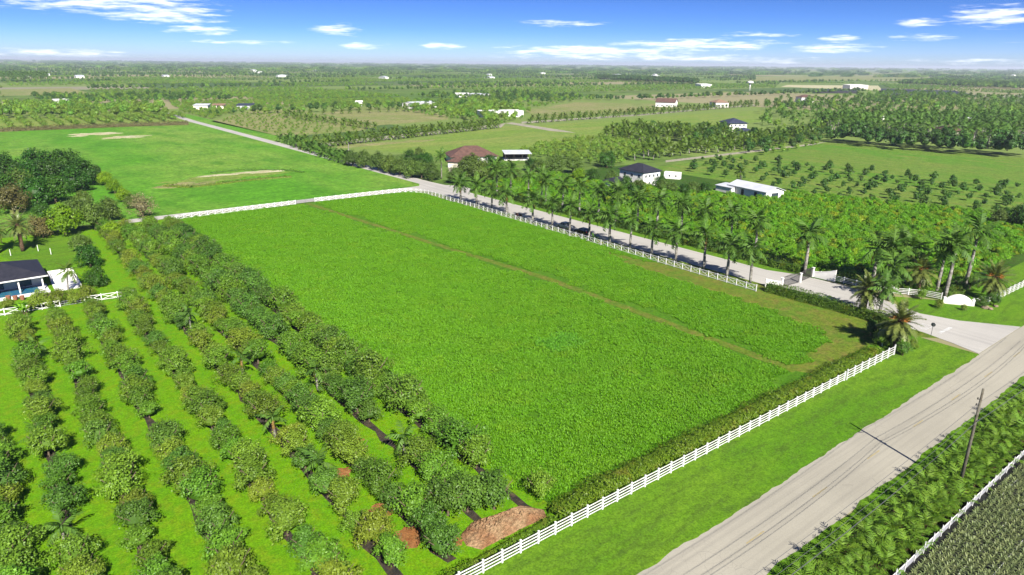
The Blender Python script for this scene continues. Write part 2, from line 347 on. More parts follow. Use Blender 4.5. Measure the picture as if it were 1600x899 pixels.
LV('tree_dark', S(30, 68, 20), S(74, 124, 34), .22, .02, .2); LV('tree_mid', S(56, 88, 36), S(120, 148, 68), .25, .02, .2); LV('tree_bright', S(84, 140, 16), S(158, 196, 36), .35, .02, .15); LV('tree_grey', S(112, 108, 84), S(170, 162, 132), .2, .01, .15); LV('tree_brown', S(84, 84, 52), S(140, 132, 86), .25, .02, .18)
LV('shrub', S(74, 140, 22), S(150, 208, 52), .38, .025, .2); LV('shrub_y', S(118, 156, 26), S(186, 208, 58), .38, .03, .15); LV('hedge', S(44, 82, 22), S(104, 138, 40), .25, .02, .15, third=S(128, 128, 44)); LV('hedge_mess', S(70, 110, 22), S(142, 172, 48), .3, .02, .15, third=S(146, 136, 62))
LV('far_leaf', S(84, 134, 38), S(148, 186, 70), .25, .04, .3); LV('far_dark', S(44, 86, 30), S(88, 128, 50), .2, .03, .25); LV('far_yellow', S(92, 136, 40), S(150, 180, 76), .25, .03, .2)
LV('frond', S(56, 98, 32), S(116, 158, 64), .3, .015, .2, .6); LV('frond_date', S(74, 96, 44), S(148, 160, 96), .25, .015, .1, .4); LV('frond_coco', S(58, 98, 28), S(128, 156, 58), .3, .02, .15, .4); LV('frond_dry', S(130, 104, 66), S(180, 150, 100), .2, .01, .1); LV('frond_road', S(56, 108, 20), S(142, 182, 60), .32, .02, .14, .65)
LV('nursery_leaf', S(84, 106, 66), S(168, 180, 140), .25, .02, .2)

# ------------------------------------------------------------------ ground, fields, roads
rings = [0, 30, 60, 100, 150, 220, 320, 470, 700, 1000, 1500, 2300, 3500, 5500, 9000, 15000, 25000, 42000]; nseg = 48; v = [(0, 0, 0)]; f = []
for r in rings[1:]:
    for k in range(nseg): v.append((r * math.cos(2 * math.pi * k / nseg), r * math.sin(2 * math.pi * k / nseg), 0))
for k in range(nseg): f.append((0, 1 + k, 1 + (k + 1) % nseg))
for i in range(len(rings) - 2):
    for k in range(nseg):
        a, c = 1 + i * nseg + k, 1 + i * nseg + (k + 1) % nseg; f.append((a, a + nseg, c + nseg, c))
# far terrain colours: a patchwork of fields laid out on the same grid as the lanes
m = MATS['terrain']; t = m.node_tree; q = NB(t); p = t.nodes['Principled BSDF']
pos = q.n('ShaderNodeNewGeometry').outputs['Position']
def cells(sx_, sy_, off):
    vm = q.n('ShaderNodeVectorMath', operation='ADD'); q.put(vm.inputs[0], q.scale(pos, (1 / sx_, 1 / sy_, 0))); vm.inputs[1].default_value = (off, off * 1.7, 0)
    fl = q.n('ShaderNodeVectorMath', operation='FLOOR'); q.put(fl.inputs[0], vm.outputs[0])
    w = q.n('ShaderNodeTexWhiteNoise', noise_dimensions='2D'); q.put(w.inputs['Vector'], fl.outputs[0]); return w.outputs['Value']
base = p.inputs['Base Color'].links[0].from_socket
c1 = cells(410, 205, .3); c2 = cells(820, 140, .7)
cc = q.mix(q.ramp(c1, .4, .41), base, rgba(S(150, 176, 88))); cc = q.mix(q.ramp(c1, .76, .77), cc, rgba(S(190, 184, 136)))
cc = q.mix(q.m('MULTIPLY', q.ramp(c2, .72, .74), .75), cc, rgba(S(86, 122, 62))); cc = q.mix(q.m('MULTIPLY', q.ramp(c2, .93, .94), .8), cc, rgba(S(196, 188, 160)))
q.put(p.inputs['Base Color'], cc)
me = bpy.data.meshes.new('terrain'); me.from_pydata(v, [], f); me.materials.append(m)
struct('terrain', me, None, 'flat green farmland reaching to the horizon')
M = MATS
sheet('orchard_lawn', rect(-90, 40.6, 42, 214), .03, M['orchard_lawn'], 'bright green grass between the orchard rows')
sheet('meadow_ground', rect(40.6, 121.2, 42, 213.4), .03, M['meadow'], 'ground of the fenced green meadow')
def ragged(x0, x1, y, amp, seed, step=.55):
    r_ = random.Random(seed); w_ = 0; o_ = []; x = x0
    while x < x1: w_ = w_ * .8 + r_.uniform(-amp, amp) * .5; o_.append((x, y + w_)); x += step
    return o_
sheet('verge', [(121.6, 42), (-120, 42), (-120, 32)] + ragged(-20, 121.4, 32.3, .22, 1) + [(121.6, 32.6)], .057, M['verge'], 'mown grass verge between white fence and county road')
sheet('lane_verge', [(121.2, 42), (125, 38), (126.3, 60), (126.3, 213.4), (121.2, 213.4)], .035, M['mown'], 'grass strip between lane fence and lane')
sheet('corner_lawn', [(134, 47.5), (136, 40.5), (141, 32.2), (420, 32.2), (420, 47), (146, 47), (139, 56)], .03, M['verge'], 'green corner lawn in front of the sign wall')
sheet('shrub_ground', [(138.6, 70), (146, 47), (420, 47), (420, 60), (247, 62), (232, 132), (236, 203), (236, 214), (138.6, 214)], .02, M['undergrowth'], 'ground under the bright shrub plantation')
sheet('shrub_verge', rect(136, 139, 72, 205), .04, M['verge'], 'narrow grass strip along the far side of the lane')
sheet('upper_field', rect(-60, 131.2, 219.4, 545), .03, M['field_bright'], 'open bright green field beyond the side road')
sheet('road_field', rect(136.8, 149, 300, 640), .03, M['field_bright'], 'narrow green strip right of the far road')
sheet('bush_field', gpoly([(1010, 264), (1290, 223), (1420, 233), (1700, 255), (1700, 362), (1400, 328), (1232, 302), (1130, 283)]), .03, M['field_mid'], 'mown field dotted with young dark bushes')
sheet('pale_field', gpoly([(560, 232), (700, 247), (800, 247), (985, 200), (865, 196), (780, 198)]), .03, M['field_pale'], 'pale green field behind the red roofed house')
sheet('pale_field_upper', gpoly([(495, 176), (560, 168), (620, 168), (700, 180), (700, 188), (590, 196)]), .03, M['field_dry'], 'small pale field behind the palm avenue')
sheet('long_field', gpoly([(845, 196), (1000, 207), (1190, 190), (1195, 172), (1060, 180)]), .035, M['field_pale'], 'long pale green field between palm rows')
sheet('yellow_field', gpoly([(820, 172), (900, 160), (1050, 163), (1100, 168), (960, 178), (840, 186)]), .03, M['field_dry'], 'dry yellow green field before the barn')
sheet('row_field', gpoly([(330, 190), (440, 214), (560, 205), (590, 198), (470, 172), (400, 170)]), .03, M['field_dry'], 'pale ground of the young row crop')
sheet('left_far_field', gpoly([(0, 150), (150, 148), (110, 138), (0, 140)]), .03, M['field_dry'], 'pale dry field behind the left shed')
sheet('orchard_far_left', gpoly([(-40, 206), (265, 192), (300, 186), (265, 178), (-40, 186)]), .035, M['field_pale'], 'pale ground of the far left orchard')
sheet('right_far_field', gpoly([(1180, 128), (1450, 124), (1450, 118), (1180, 120)]), .03, M['field_dry'], 'far pale field on the right')
sheet('right_sand', gpoly([(1220, 136), (1380, 142), (1372, 134), (1230, 133)]), .035, M['sand'], 'far sandy yard on the right')
sheet('sand_strip', gpoly([(1485, 152), (1600, 152), (1600, 149), (1500, 149)]), .035, M['limestone'], 'far pale service road on the right')
# roads
road = sheet('road', rect(-300, 900, 25, 32.5), .05, M['road'], 'pale worn two lane county road')
sheet('lane', [(126.2, 70), (138.8, 70), (138.6, 74), (136.2, 80), (136.2, 198), (141, 203), (141.5, 212), (137.5, 216), (136.8, 225), (136.8, 560), (140, 660), (134, 660), (131, 560), (131, 224), (128.5, 220), (122, 219.6), (30, 219.4), (30, 214.6), (112, 214.8), (121, 213.6), (125, 209), (126.2, 203)], .055, M['lane'], 'pale asphalt farm lane running between palms')
sheet('lane_entry', [(126, 70.1), (126, 60), (125, 48), (124.5, 42), (123.3, 37), (121.9, 32.6), (141.5, 32.6), (136, 40.5), (134.2, 46.5), (136.5, 54), (139.2, 62), (139, 70.1)], .054, M['lane'], 'pale lane entry fanning out to the county road')
sheet('path', [(81.2, 212), (83, 212), (88.2, 150), (93, 103), (93, 47), (91, 47), (91, 103), (86.4, 150)], .06, M['mown'], 'narrow mown track through the meadow')
sheet('mown_strip', [g(*p_) for p_ in [(935, 395), (1000, 420), (1100, 452), (1200, 484), (1285, 522), (1288, 538), (1222, 577)]] + [(93, 45), (121, 45), (121, 115)], .064, M['mown'], 'olive mown strip inside the lane fence')
sheet('avenue_path', gpoly([(470, 232), (783, 199.5), (790, 193), (860, 205), (900, 208), (880, 204), (800, 191.5), (781, 194), (500, 224)]), .06, M['limestone'], 'white limestone drive along the palm avenue')
sheet('avenue_path_far', gpoly([(815, 193.5), (1000, 181), (1180, 165), (1178, 163.3), (1000, 178.5), (815, 190.5)]), .06, M['limestone'], 'white track along the farther palm avenue')
sheet('grove_path', gpoly([(1040, 254), (1270, 227), (1290, 222), (1268, 225), (1040, 251)]), .07, M['limestone'], 'pale track between palm grove and bush field')
sheet('south_verge', [(-120, 23.4)] + [(900, 23.4), (900, 25)] + ragged(-20, 160, 25.15, .25, 2)[::-1] + [(-120, 25)], .058, M['verge'], 'thin grass edge on the near side of the road')
sheet('palm_bed', rect(-120, 900, 17.9, 23.4), .025, M['farm_soil'], 'dark soil bed under the roadside palms')
sheet('nursery_ground', rect(40, 200, -10, 17.9), .03, M['nursery_cloth'], 'black ground cloth of the plant nursery')
sheet('left_yard', gpoly([(0, 400), (40, 375), (125, 365), (150, 380), (110, 420), (60, 425)]), .045, M['verge'], 'green yard behind the dark roofed house')
xd, yd = g(1282, 770)
for k in range(-2, 14):                              # worn yellow centre dashes
    x0 = xd + 12.2 * k
    if in_view(x0, 28.7): new('lane_marking', MB().box(x0 - 1.5, x0 + 1.5, 28.62, 28.78, .046, .056).mesh('lane_marking', M['paint_yellow']), road)
lane_e = bpy.data.objects['lane_entry']
sb0 = g(1465, 520); sb1 = g(1483, 511.5)
new('stop_bar', MB().add([(sb0[0], sb0[1], .06), (sb0[0], sb0[1] - .6, .06), (sb1[0], sb1[1] - .6, .06), (sb1[0], sb1[1], .06)], [(0, 1, 2, 3)]).mesh('stop_bar', M['paint_white']), lane_e)
fc = bpy.data.curves.new('stop_letters', 'FONT'); fc.body = 'STOP'; fc.size = 2.1; fc.align_x = 'CENTER'; fc.align_y = 'CENTER'
fo = bpy.data.objects.new('stop_letters', fc); dg = bpy.context.evaluated_depsgraph_get()
me = bpy.data.meshes.new_from_object(fo); bpy.data.objects.remove(fo); me.materials.clear(); me.materials.append(M['paint_white'])
sp_ = g(1447, 512); fo = new('stop_letters', me, lane_e, (sp_[0], sp_[1] + .4, .062), math.pi); fo.scale = (.62, 1.25, 1)
# sandy and weedy scars in the upper field
def blob(px, py, rx, ry, n=26, seed=0, jit=.25):
    rng = random.Random(seed); x, y = g(px, py); return [(x + rx * math.cos(2 * math.pi * i / n) * (1 + rng.uniform(-jit, jit)), y + ry * math.sin(2 * math.pi * i / n) * (1 + rng.uniform(-jit, jit))) for i in range(n)]
for i, (px, py, rx, ry, mm, nm, lb) in enumerate([(140, 210, 14, 11, 'sand', 'sand_patch', 'pale sand patch at the back of the upper field'), (185, 215, 14, 7, 'sand', 'sand_patch', 'smaller pale sand strip right of the sand patch'),
        (350, 277, 24, 8, 'field_pale', 'weed_patch', 'long weedy patch in the middle of the upper field'), (385, 271, 16, 4, 'sand', 'sand_patch', 'thin sandy streak on the weedy patch'), (295, 289, 10, 5, 'field_dry', 'weed_patch', 'dry brown left end of the weedy patch'), (590, 225, 30, 9, 'field_dry', 'weed_patch', 'dry patch beyond the weedy patch in pale field')]):
    mb_ = MB(); r_ = random.Random(i); x_, y_ = g(px, py)
    for j in range(26):
        a_, q_ = r_.uniform(0, 6.28), r_.random() ** .7; s_ = r_.uniform(.12, .4); cx_, cy2 = x_ + rx * q_ * math.cos(a_), y_ + ry * q_ * math.sin(a_); n_ = 14
        mb_.prism([(cx_ + rx * s_ * math.cos(t_ * 6.283 / n_) * r_.uniform(.6, 1.3), cy2 + ry * s_ * math.sin(t_ * 6.283 / n_) * r_.uniform(.6, 1.3)) for t_ in range(n_)], -.1, .05 + .006 * i + .0006 * j)
    struct(nm, mb_, M[mm], lb)
# orchard floor: black weed cloth under each row, soil scars
ROWS = [38.6, 33.4, 27.8, 23.0, 17.4, 11.3, 5.8, .6, -4.6]
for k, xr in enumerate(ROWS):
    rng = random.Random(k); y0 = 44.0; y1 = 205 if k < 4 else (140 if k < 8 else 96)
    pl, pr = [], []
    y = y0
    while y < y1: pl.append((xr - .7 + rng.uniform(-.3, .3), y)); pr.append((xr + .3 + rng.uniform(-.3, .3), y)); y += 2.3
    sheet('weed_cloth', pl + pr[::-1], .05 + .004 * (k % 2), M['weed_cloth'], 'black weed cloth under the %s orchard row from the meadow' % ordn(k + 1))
for i, (px, py, rx, ry) in enumerate([(530, 741, 1.5, 1.0), (593, 800, 1.5, 1.3), (640, 838, 2.0, 1.5), (555, 690, 1, .8), (700, 852, 1.4, 1.0)]):
    sheet('dirt_patch', blob(px, py, rx, ry, 22, 40 + i, .3), .066, M['orange_soil'], ['orange dirt patch beside a small palm between orchard rows', 'round orange dirt patch between two orchard rows', 'wide orange dirt patch nearest the mulch pile', 'small orange dirt patch farthest up the orchard rows', 'small orange dirt patch just left of the mulch pile'][i])
# ------------------------------------------------------------------ plant builders
def frond_quads(L, n, ll, rise, droop, rng, width=.07, vee=.35, sweep=.55, lf=1.15):
    """one feather palm leaf along +x: rachis that rises then droops, leaflets to both sides"""
    t = np.linspace(0, 1, n + 1); px_ = L * (t - .12 * t * t * droop); pz_ = rise * L * t - droop * L * .55 * t ** 2.2
    pts = np.stack([px_, np.zeros_like(px_), pz_], 1); Q = []
    for i in range(n):
        a, c = pts[i], pts[i + 1]; w = width * .5 * (1 - .7 * t[i]); Q.append([a + [0, -w, 0], c + [0, -w * .8, 0], c + [0, w * .8, 0], a + [0, w, 0]])
        if t[i] < .1: continue
        d = unit(c - a); s = math.sin(math.pi * min(1, .18 + .82 * t[i])) ** .6 * ll
        for sg in (-1, 1):
            dr = unit(np.array([sweep, sg, -vee]) + rng.normal(size=3) * .12 + d * .15)
            b0 = a + (c - a) * rng.random(); lw = L / n * lf; tip = b0 + dr * s * rng.uniform(.8, 1.1) - np.array([0, 0, .12 * s])
            Q.append([b0 - d * lw * .5, b0 + d * lw * .5, tip + d * lw * .22, tip - d * lw * .22])
    return np.array(Q)
def frond_mesh(name, material, seed, **k):
    rng = np.random.default_rng(seed); Q = frond_quads(rng=rng, **k); return quads(name, Q, np.clip(rng.normal(.5, .2, len(Q)), 0, 1), material)
def rotq(Q, az, tilt):
    ca, sa, ct, st = math.cos(az), math.sin(az), math.cos(tilt), math.sin(tilt)
    Ry = np.array([[ct, 0, st], [0, 1, 0], [-st, 0, ct]]); Rz = np.array([[ca, -sa, 0], [sa, ca, 0], [0, 0, 1]]); return Q @ (Rz @ Ry).T
def palm_crown(name, material, nf, seed, tilts, z=0, **k):
    rng = np.random.default_rng(seed); A_ = []
    for i in range(nf):
        A_.append(rotq(frond_quads(rng=rng, **k), i * 2.39996 + rng.uniform(-.2, .2), -R(tilts[0] + (tilts[1] - tilts[0]) * i / max(1, nf - 1) + rng.uniform(-8, 8))))
    Q = np.concatenate(A_); Q[..., 2] += z
    return quads(name, Q, np.clip(rng.normal(.5, .2, len(Q)), 0, 1), material)
def trunk_mesh(name, h, r0, r1, material, n=8, lean=0, bulge=0, seed=0, limbs=0, lh=1.0, lr=1.0):
    rng = random.Random(seed); mb = MB(); k = 6
    mb.tube([(lean * (i / k) ** 2, 0, -.15 + (h + .15) * i / k) for i in range(k + 1)], [r0 + (r1 - r0) * i / k + bulge * math.sin(math.pi * min(1, i / k * 1.2)) for i in range(k + 1)], n)
    for i in range(limbs):
        a = 2 * math.pi * i / limbs + rng.uniform(-.4, .4); mb.tube([(lean * .6, 0, h * .75), (lr * .45 * math.cos(a), lr * .45 * math.sin(a), h + lh * .4), (lr * math.cos(a), lr * math.sin(a), h + lh)], [r1 * .8, r1 * .55, r1 * .25], 5)
    return mb.mesh(name, material, True)
ROYAL = [frond_mesh('frond', M['frond'], i, L=3.7, n=17, ll=1.05, rise=.2, droop=.85, width=.12, vee=.6, sweep=.5) for i in range(3)]
COCO = [frond_mesh('frond', M['frond_coco'], 20 + i, L=3.3, n=17, ll=.8, rise=.15, droop=.8, width=.09, vee=.5, sweep=.55) for i in range(3)]
DATE = [frond_mesh('frond', M['frond_date'], 30 + i, L=3.8, n=24, ll=.68, rise=.12, droop=.6, width=.14, vee=.2, sweep=.7) for i in range(3)]
ROADF = [frond_mesh('frond', M['frond_road'], 40 + i, L=1.8, n=13, ll=.6, rise=.22, droop=.9, width=.06, vee=.35, sweep=.6, lf=.7) for i in range(3)]
DRYF = [frond_mesh('frond', M['frond_dry'], 50, L=2.6, n=12, ll=.5, rise=.0, droop=.9, vee=.8)]
T_ROYAL = trunk_mesh('trunk', 10, .24, .17, M['palm_trunk'], 10, bulge=.06); T_DATE = trunk_mesh('trunk', 10, .42, .46, M['date_trunk'], 12); T_COCO = trunk_mesh('trunk', 10, .2, .13, M['palm_trunk'], 7, lean=.9)
SHAFT = MB().tube([(0, 0, 0), (0, 0, .5), (0, 0, 1.4)], [.17, .2, .09], 8).mesh('crownshaft', M['crownshaft'], True)
FRUIT = crown('fruit_bunch', 90, (.45, .45, .35), 0, 5, .16, M['fruit'], 3, corek=.5)
BOOT = MB().tube([(0, 0, -.9), (0, 0, -.2), (0, 0, .5)], [.42, .62, .3], 12).mesh('crown_base', M['date_trunk'], True)
def palm(name, label, x, y, h, kind='royal', nf=15, group=None, seed=0, scale=1.0, lean=0, fruit=0):
    rng = random.Random(seed * 7 + 11); t = thing(name, label, 'palm', (x, y, .03), rng.uniform(0, 6.28), group)
    t.rotation_euler = (rng.uniform(-.035, .035), rng.uniform(-.035, .035), t.rotation_euler[2])
    tr = new('trunk', {'royal': T_ROYAL, 'date': T_DATE, 'coco': T_COCO}[kind], t); tr.scale = (scale, scale, h / 10); top = Vector((0.9 * scale if kind == 'coco' else 0, 0, h))
    if kind == 'royal': s_ = new('crownshaft', SHAFT, t, (0, 0, h - .05)); s_.scale = (scale,) * 3; top.z += 1.15 * scale
    if kind == 'date': s_ = new('crown_base', BOOT, t, (0, 0, h)); s_.scale = (scale,) * 3; top.z += .2
    hi, lo = {'royal': (74, -50), 'date': (80, -58), 'coco': (70, -48)}[kind]; ms = {'royal': ROYAL, 'date': DATE, 'coco': COCO}[kind]
    for i in range(nf):
        u = i / (nf - 1); tilt = hi + (lo - hi) * u ** .85 + rng.uniform(-7, 7)
        o = new('frond', DRYF[0] if kind == 'royal' and i >= nf - 1 and seed % 3 else ms[i % 3], t, (top.x, top.y, top.z - (.25 * u if kind != 'royal' else .1 * u)))
        o.rotation_euler = (rng.uniform(-.25, .25), -R(tilt), i * 2.39996 + rng.uniform(-.2, .2)); o.scale = (scale * rng.uniform(.88, 1.1),) * 3
    for i in range(fruit):
        a = i * 2.1 + rng.uniform(0, 1); o = new('fruit_bunch', FRUIT, t, (top.x + 1.0 * scale * math.cos(a), top.y + 1.0 * scale * math.sin(a), top.z + .25)); o.scale = (1.2 * scale,) * 3
    return t
MIDROYAL = [palm_crown('crown', M['frond'], 16, 60 + i, (70, -48), L=3.3, n=10, ll=1.0, rise=.18, droop=.75, width=.1, vee=.5) for i in range(3)]
MIDCOCO = [palm_crown('crown', M['frond_coco'], 16, 70 + i, (78, -40), L=3.4, n=10, ll=.95, rise=.15, droop=.7, width=.1, vee=.45) for i in range(3)]
def midpalm(name, label, x, y, h, kind='coco', group=None, seed=0, scale=1.0):
    rng = random.Random(seed); t = thing(name, label, 'palm', (x, y, .03), rng.uniform(0, 6.28), group)
    tr = new('trunk', T_COCO if kind == 'coco' else T_ROYAL, t); tr.scale = (scale * 1.2, scale * 1.2, h / 10)
    c = new('crown', (MIDCOCO if kind == 'coco' else MIDROYAL)[seed % 3], t, (1.08 * scale if kind == 'coco' else 0, 0, h)); c.scale = (scale,) * 3
    return t
# broadleaf crowns: unit kinds, scaled per plant
def crowns(tagname, material, k, n, rad, zc, cl, size, **kw): return [crown('crown', n, rad, zc, cl, size, material, hash_(tagname) + i, **kw) for i in range(k)]
def hash_(s): return sum(ord(c) * (i + 1) for i, c in enumerate(s)) % 9973
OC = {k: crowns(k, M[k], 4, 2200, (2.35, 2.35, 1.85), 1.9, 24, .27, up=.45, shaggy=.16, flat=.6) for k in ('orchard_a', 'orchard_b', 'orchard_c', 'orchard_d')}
OT = [trunk_mesh('trunk', 1.0, .16, .12, M['bark'], 6, seed=i, limbs=6, lh=2.2, lr=1.75) for i in range(2)]
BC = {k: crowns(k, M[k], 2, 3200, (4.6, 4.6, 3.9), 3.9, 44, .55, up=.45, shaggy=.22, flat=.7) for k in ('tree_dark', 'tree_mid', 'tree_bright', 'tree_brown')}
BC['tree_grey'] = crowns('tree_grey', M['tree_grey'], 2, 1800, (4.2, 4.2, 3.6), 4.0, 34, .4, corek=.45, shaggy=.45, flat=.6)
BT = [trunk_mesh('trunk', 1.8, .34, .22, M['bark'], 8, seed=i, limbs=5, lh=3.0, lr=2.6) for i in range(2)]
def tree(name, label, x, y, s, kind, cat='tree', group=None, seed=0, sz=1.0):
    t = thing(name, label, cat, (x, y, .03), random.Random(seed).uniform(0, 6.28), group); t.scale = (s, s, s * sz)
    if kind.startswith('orch'): new('trunk', OT[seed % 2], t); new('crown', OC[kind][seed % 4], t)
    else: new('trunk', BT[seed % 2], t); new('crown', BC[kind][seed % 2], t)
    return t
def hedge(name, label, pts, width, height, material, per_m=90, leaf=.28, seed=0, cat='hedge', rough_=.25):
    """clipped or straggling hedge along a line: leaves over an uneven box, dark core inside"""
    rng = np.random.default_rng(seed); P = np.array(pts, float); seg = np.linalg.norm(np.diff(P, axis=0), axis=1); cum = np.concatenate([[0], np.cumsum(seg)]); n = int(per_m * cum[-1])
    s = rng.random(n) * cum[-1]; k = np.clip(np.searchsorted(cum, s) - 1, 0, len(seg) - 1); u = (s - cum[k]) / seg[k]; c = P[k] + (P[k + 1] - P[k]) * u[:, None]
    d = unit((P[k + 1] - P[k])); nn = np.stack([-d[:, 1], d[:, 0]], 1)
    ph = rng.random(6) * 6.28; wob = (np.sin(s * 1.1 + ph[0]) + np.sin(s * 2.7 + ph[1]) + np.sin(s * .37 + ph[2]) * 1.3) / 3.3
    th = rng.random(n) * math.pi; w = width * .5 * (1 + rough_ * wob); h = height * (1 + rough_ * wob)
    ex = np.cos(th); ez = np.sin(th); sq = 1 / np.maximum(np.abs(ex), np.abs(ez)) ** .75
    off = ex * sq * w; z = np.where(rng.random(n) < .3, rng.random(n), 1) * ez * sq * h
    Cc = np.stack([c[:, 0] + nn[:, 0] * off, c[:, 1] + nn[:, 1] * off, np.maximum(z, .05)], 1) + rng.normal(size=(n, 3)) * leaf * .35
    nr = np.stack([nn[:, 0] * ex, nn[:, 1] * ex, ez + .3], 1) + rng.normal(size=(n, 3)) * .45
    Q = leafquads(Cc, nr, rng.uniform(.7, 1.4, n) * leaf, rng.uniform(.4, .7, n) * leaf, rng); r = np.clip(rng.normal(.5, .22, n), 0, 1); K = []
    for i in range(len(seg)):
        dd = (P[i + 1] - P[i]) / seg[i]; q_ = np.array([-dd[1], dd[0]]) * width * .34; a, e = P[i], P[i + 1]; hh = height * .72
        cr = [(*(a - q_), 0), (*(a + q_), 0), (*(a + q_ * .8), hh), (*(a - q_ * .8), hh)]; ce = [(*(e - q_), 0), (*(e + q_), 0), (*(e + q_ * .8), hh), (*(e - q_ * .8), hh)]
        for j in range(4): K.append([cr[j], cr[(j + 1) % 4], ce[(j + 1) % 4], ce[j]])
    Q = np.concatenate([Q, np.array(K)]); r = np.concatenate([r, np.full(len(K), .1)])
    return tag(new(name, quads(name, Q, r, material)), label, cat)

# ------------------------------------------------------------------ meadow grass (uncountable)
def tuft_patch(name, size, n, h, w, material, seed, lean=.5):
    rng = np.random.default_rng(seed); nc = n // 7; cx = rng.uniform(-size / 2, size / 2, (nc, 2)); hs_ = rng.uniform(.45, 1.25, nc) * h
    k = np.repeat(np.arange(nc), 7); m_ = len(k); a = rng.random(m_) * 6.283; d = np.stack([np.cos(a), np.sin(a)], 1); hh = hs_[k] * rng.uniform(.7, 1.1, m_); ln = hh * rng.uniform(.3, 1.1, m_) * lean * 2
    b0 = np.concatenate([cx[k] + d * .03, np.zeros((m_, 1))], 1); tip = np.concatenate([cx[k] + d * ln[:, None], hh[:, None]], 1); mid = (b0 + tip) * .5 + np.concatenate([np.zeros((m_, 2)), (hh * .22)[:, None]], 1)
    sd_ = np.stack([-d[:, 1], d[:, 0], np.zeros(m_)], 1) * (w * rng.uniform(.6, 1.2, m_))[:, None]
    Q = np.concatenate([np.stack([b0 - sd_ * .5, b0 + sd_ * .5, mid + sd_, mid - sd_], 1), np.stack([mid - sd_, mid + sd_, tip + sd_ * .1, tip - sd_ * .1], 1)])
    r = np.clip(rng.normal(.5, .2, m_), 0, 1); return proto(quads(name, Q, np.concatenate([r, r]), material))
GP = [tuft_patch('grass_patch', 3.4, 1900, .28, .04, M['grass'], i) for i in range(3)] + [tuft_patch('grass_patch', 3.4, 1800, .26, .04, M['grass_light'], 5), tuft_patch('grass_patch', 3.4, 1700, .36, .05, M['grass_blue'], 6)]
rng = np.random.default_rng(1)
gx, gy = np.meshgrid(np.arange(42.2, 120.6, 2.6), np.arange(46.5, 212.5, 2.6)); gx = gx.ravel() + rng.uniform(-.6, .6, gx.size); gy = gy.ravel() + rng.uniform(-.6, .6, gy.size)
ppx, ppy = projn(gx, gy)
ok = ~inpoly(ppx, ppy, [(925, 390), (1000, 420), (1100, 454), (1200, 486), (1288, 522), (1290, 540), (1222, 580), (1190, 640), (1500, 560), (1180, 440)])
pathx = np.interp(gy, [47, 103, 150, 212], [92, 92, 87.3, 82.1]); ok &= np.abs(gx - pathx) > 2.5
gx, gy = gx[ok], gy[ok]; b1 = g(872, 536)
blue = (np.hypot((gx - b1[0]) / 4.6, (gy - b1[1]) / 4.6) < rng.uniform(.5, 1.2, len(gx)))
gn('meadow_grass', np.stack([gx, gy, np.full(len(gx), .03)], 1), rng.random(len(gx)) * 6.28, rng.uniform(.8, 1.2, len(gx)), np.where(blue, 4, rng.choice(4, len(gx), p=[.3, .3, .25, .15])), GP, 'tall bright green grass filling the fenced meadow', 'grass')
# ------------------------------------------------------------------ orchard in the foreground
NEARPALM = [(300, 525), (497, 612), (60, 560), (65, 700), (430, 685), (632, 715), (503, 760), (100, 845), (380, 590)]
npx = [g(*p_) for p_ in NEARPALM]
for k, xr in enumerate(ROWS):
    rr = random.Random(100 + k); y = 44.8 + rr.uniform(0, 2); cnt = 0; y1 = 204 if k < 4 else (141 if k < 8 else 94)
    while y < y1:
        big = 1.2 if k < 2 else (1.04 if k < 3 else .95); s = big * rr.uniform(.66, 1.08); x = xr + rr.uniform(-.5, .5)
        near = any(math.hypot(x - a, y - c) < 2.2 for a, c in npx)
        mulch = (k == 0 and y < 51.5) or (k == 1 and y < 48.5)
        if in_view(x, y, 2, 40) and rr.random() > (.03 if k < 3 else .07) and not near and not mulch:
            cnt += 1
            kind = rr.choice(['orchard_d', 'orchard_b', 'orchard_d', 'orchard_b', 'orchard_a'] if k < 2 else ['orchard_a', 'orchard_b', 'orchard_c', 'orchard_a', 'orchard_d'] if k < 5 else ['orchard_a', 'orchard_c', 'orchard_b', 'orchard_a', 'orchard_d', 'orchard_b'])
            tree('fruit_tree', 'fruit tree %s from the near end of the %s orchard row from the meadow' % (ordn(cnt), ordn(k + 1)), x, y, s, kind, 'tree', 'fruit trees in the near orchard', seed=k * 100 + cnt, sz=rr.uniform(.82, 1.08))
        y += rr.uniform(2.7, 3.7) if k < 4 else rr.uniform(2.8, 3.7)
for i, lb in enumerate(['young palm with bent trunk in fifth orchard row below the house fence', 'young palm in the second orchard row halfway up the meadow edge', 'young bushy palm at the head of the eighth orchard row', 'low green palm midway down the eighth orchard row', 'young palm midway down the fourth orchard row',
        'young palm with swollen pale trunk in the second orchard row', 'young palm beside an orange dirt patch in the third orchard row', 'low spreading palm at near end of the eighth orchard row', 'young palm in the fourth orchard row above its bent neighbour']):
    palm('young_palm', lb, npx[i][0], npx[i][1], [3.4, 2.8, 1.4, 1.0, 2.2, 2.2, 2.4, .9, 2.6][i], 'royal', 9, 'young palms among the orchard trees', 300 + i, .62)
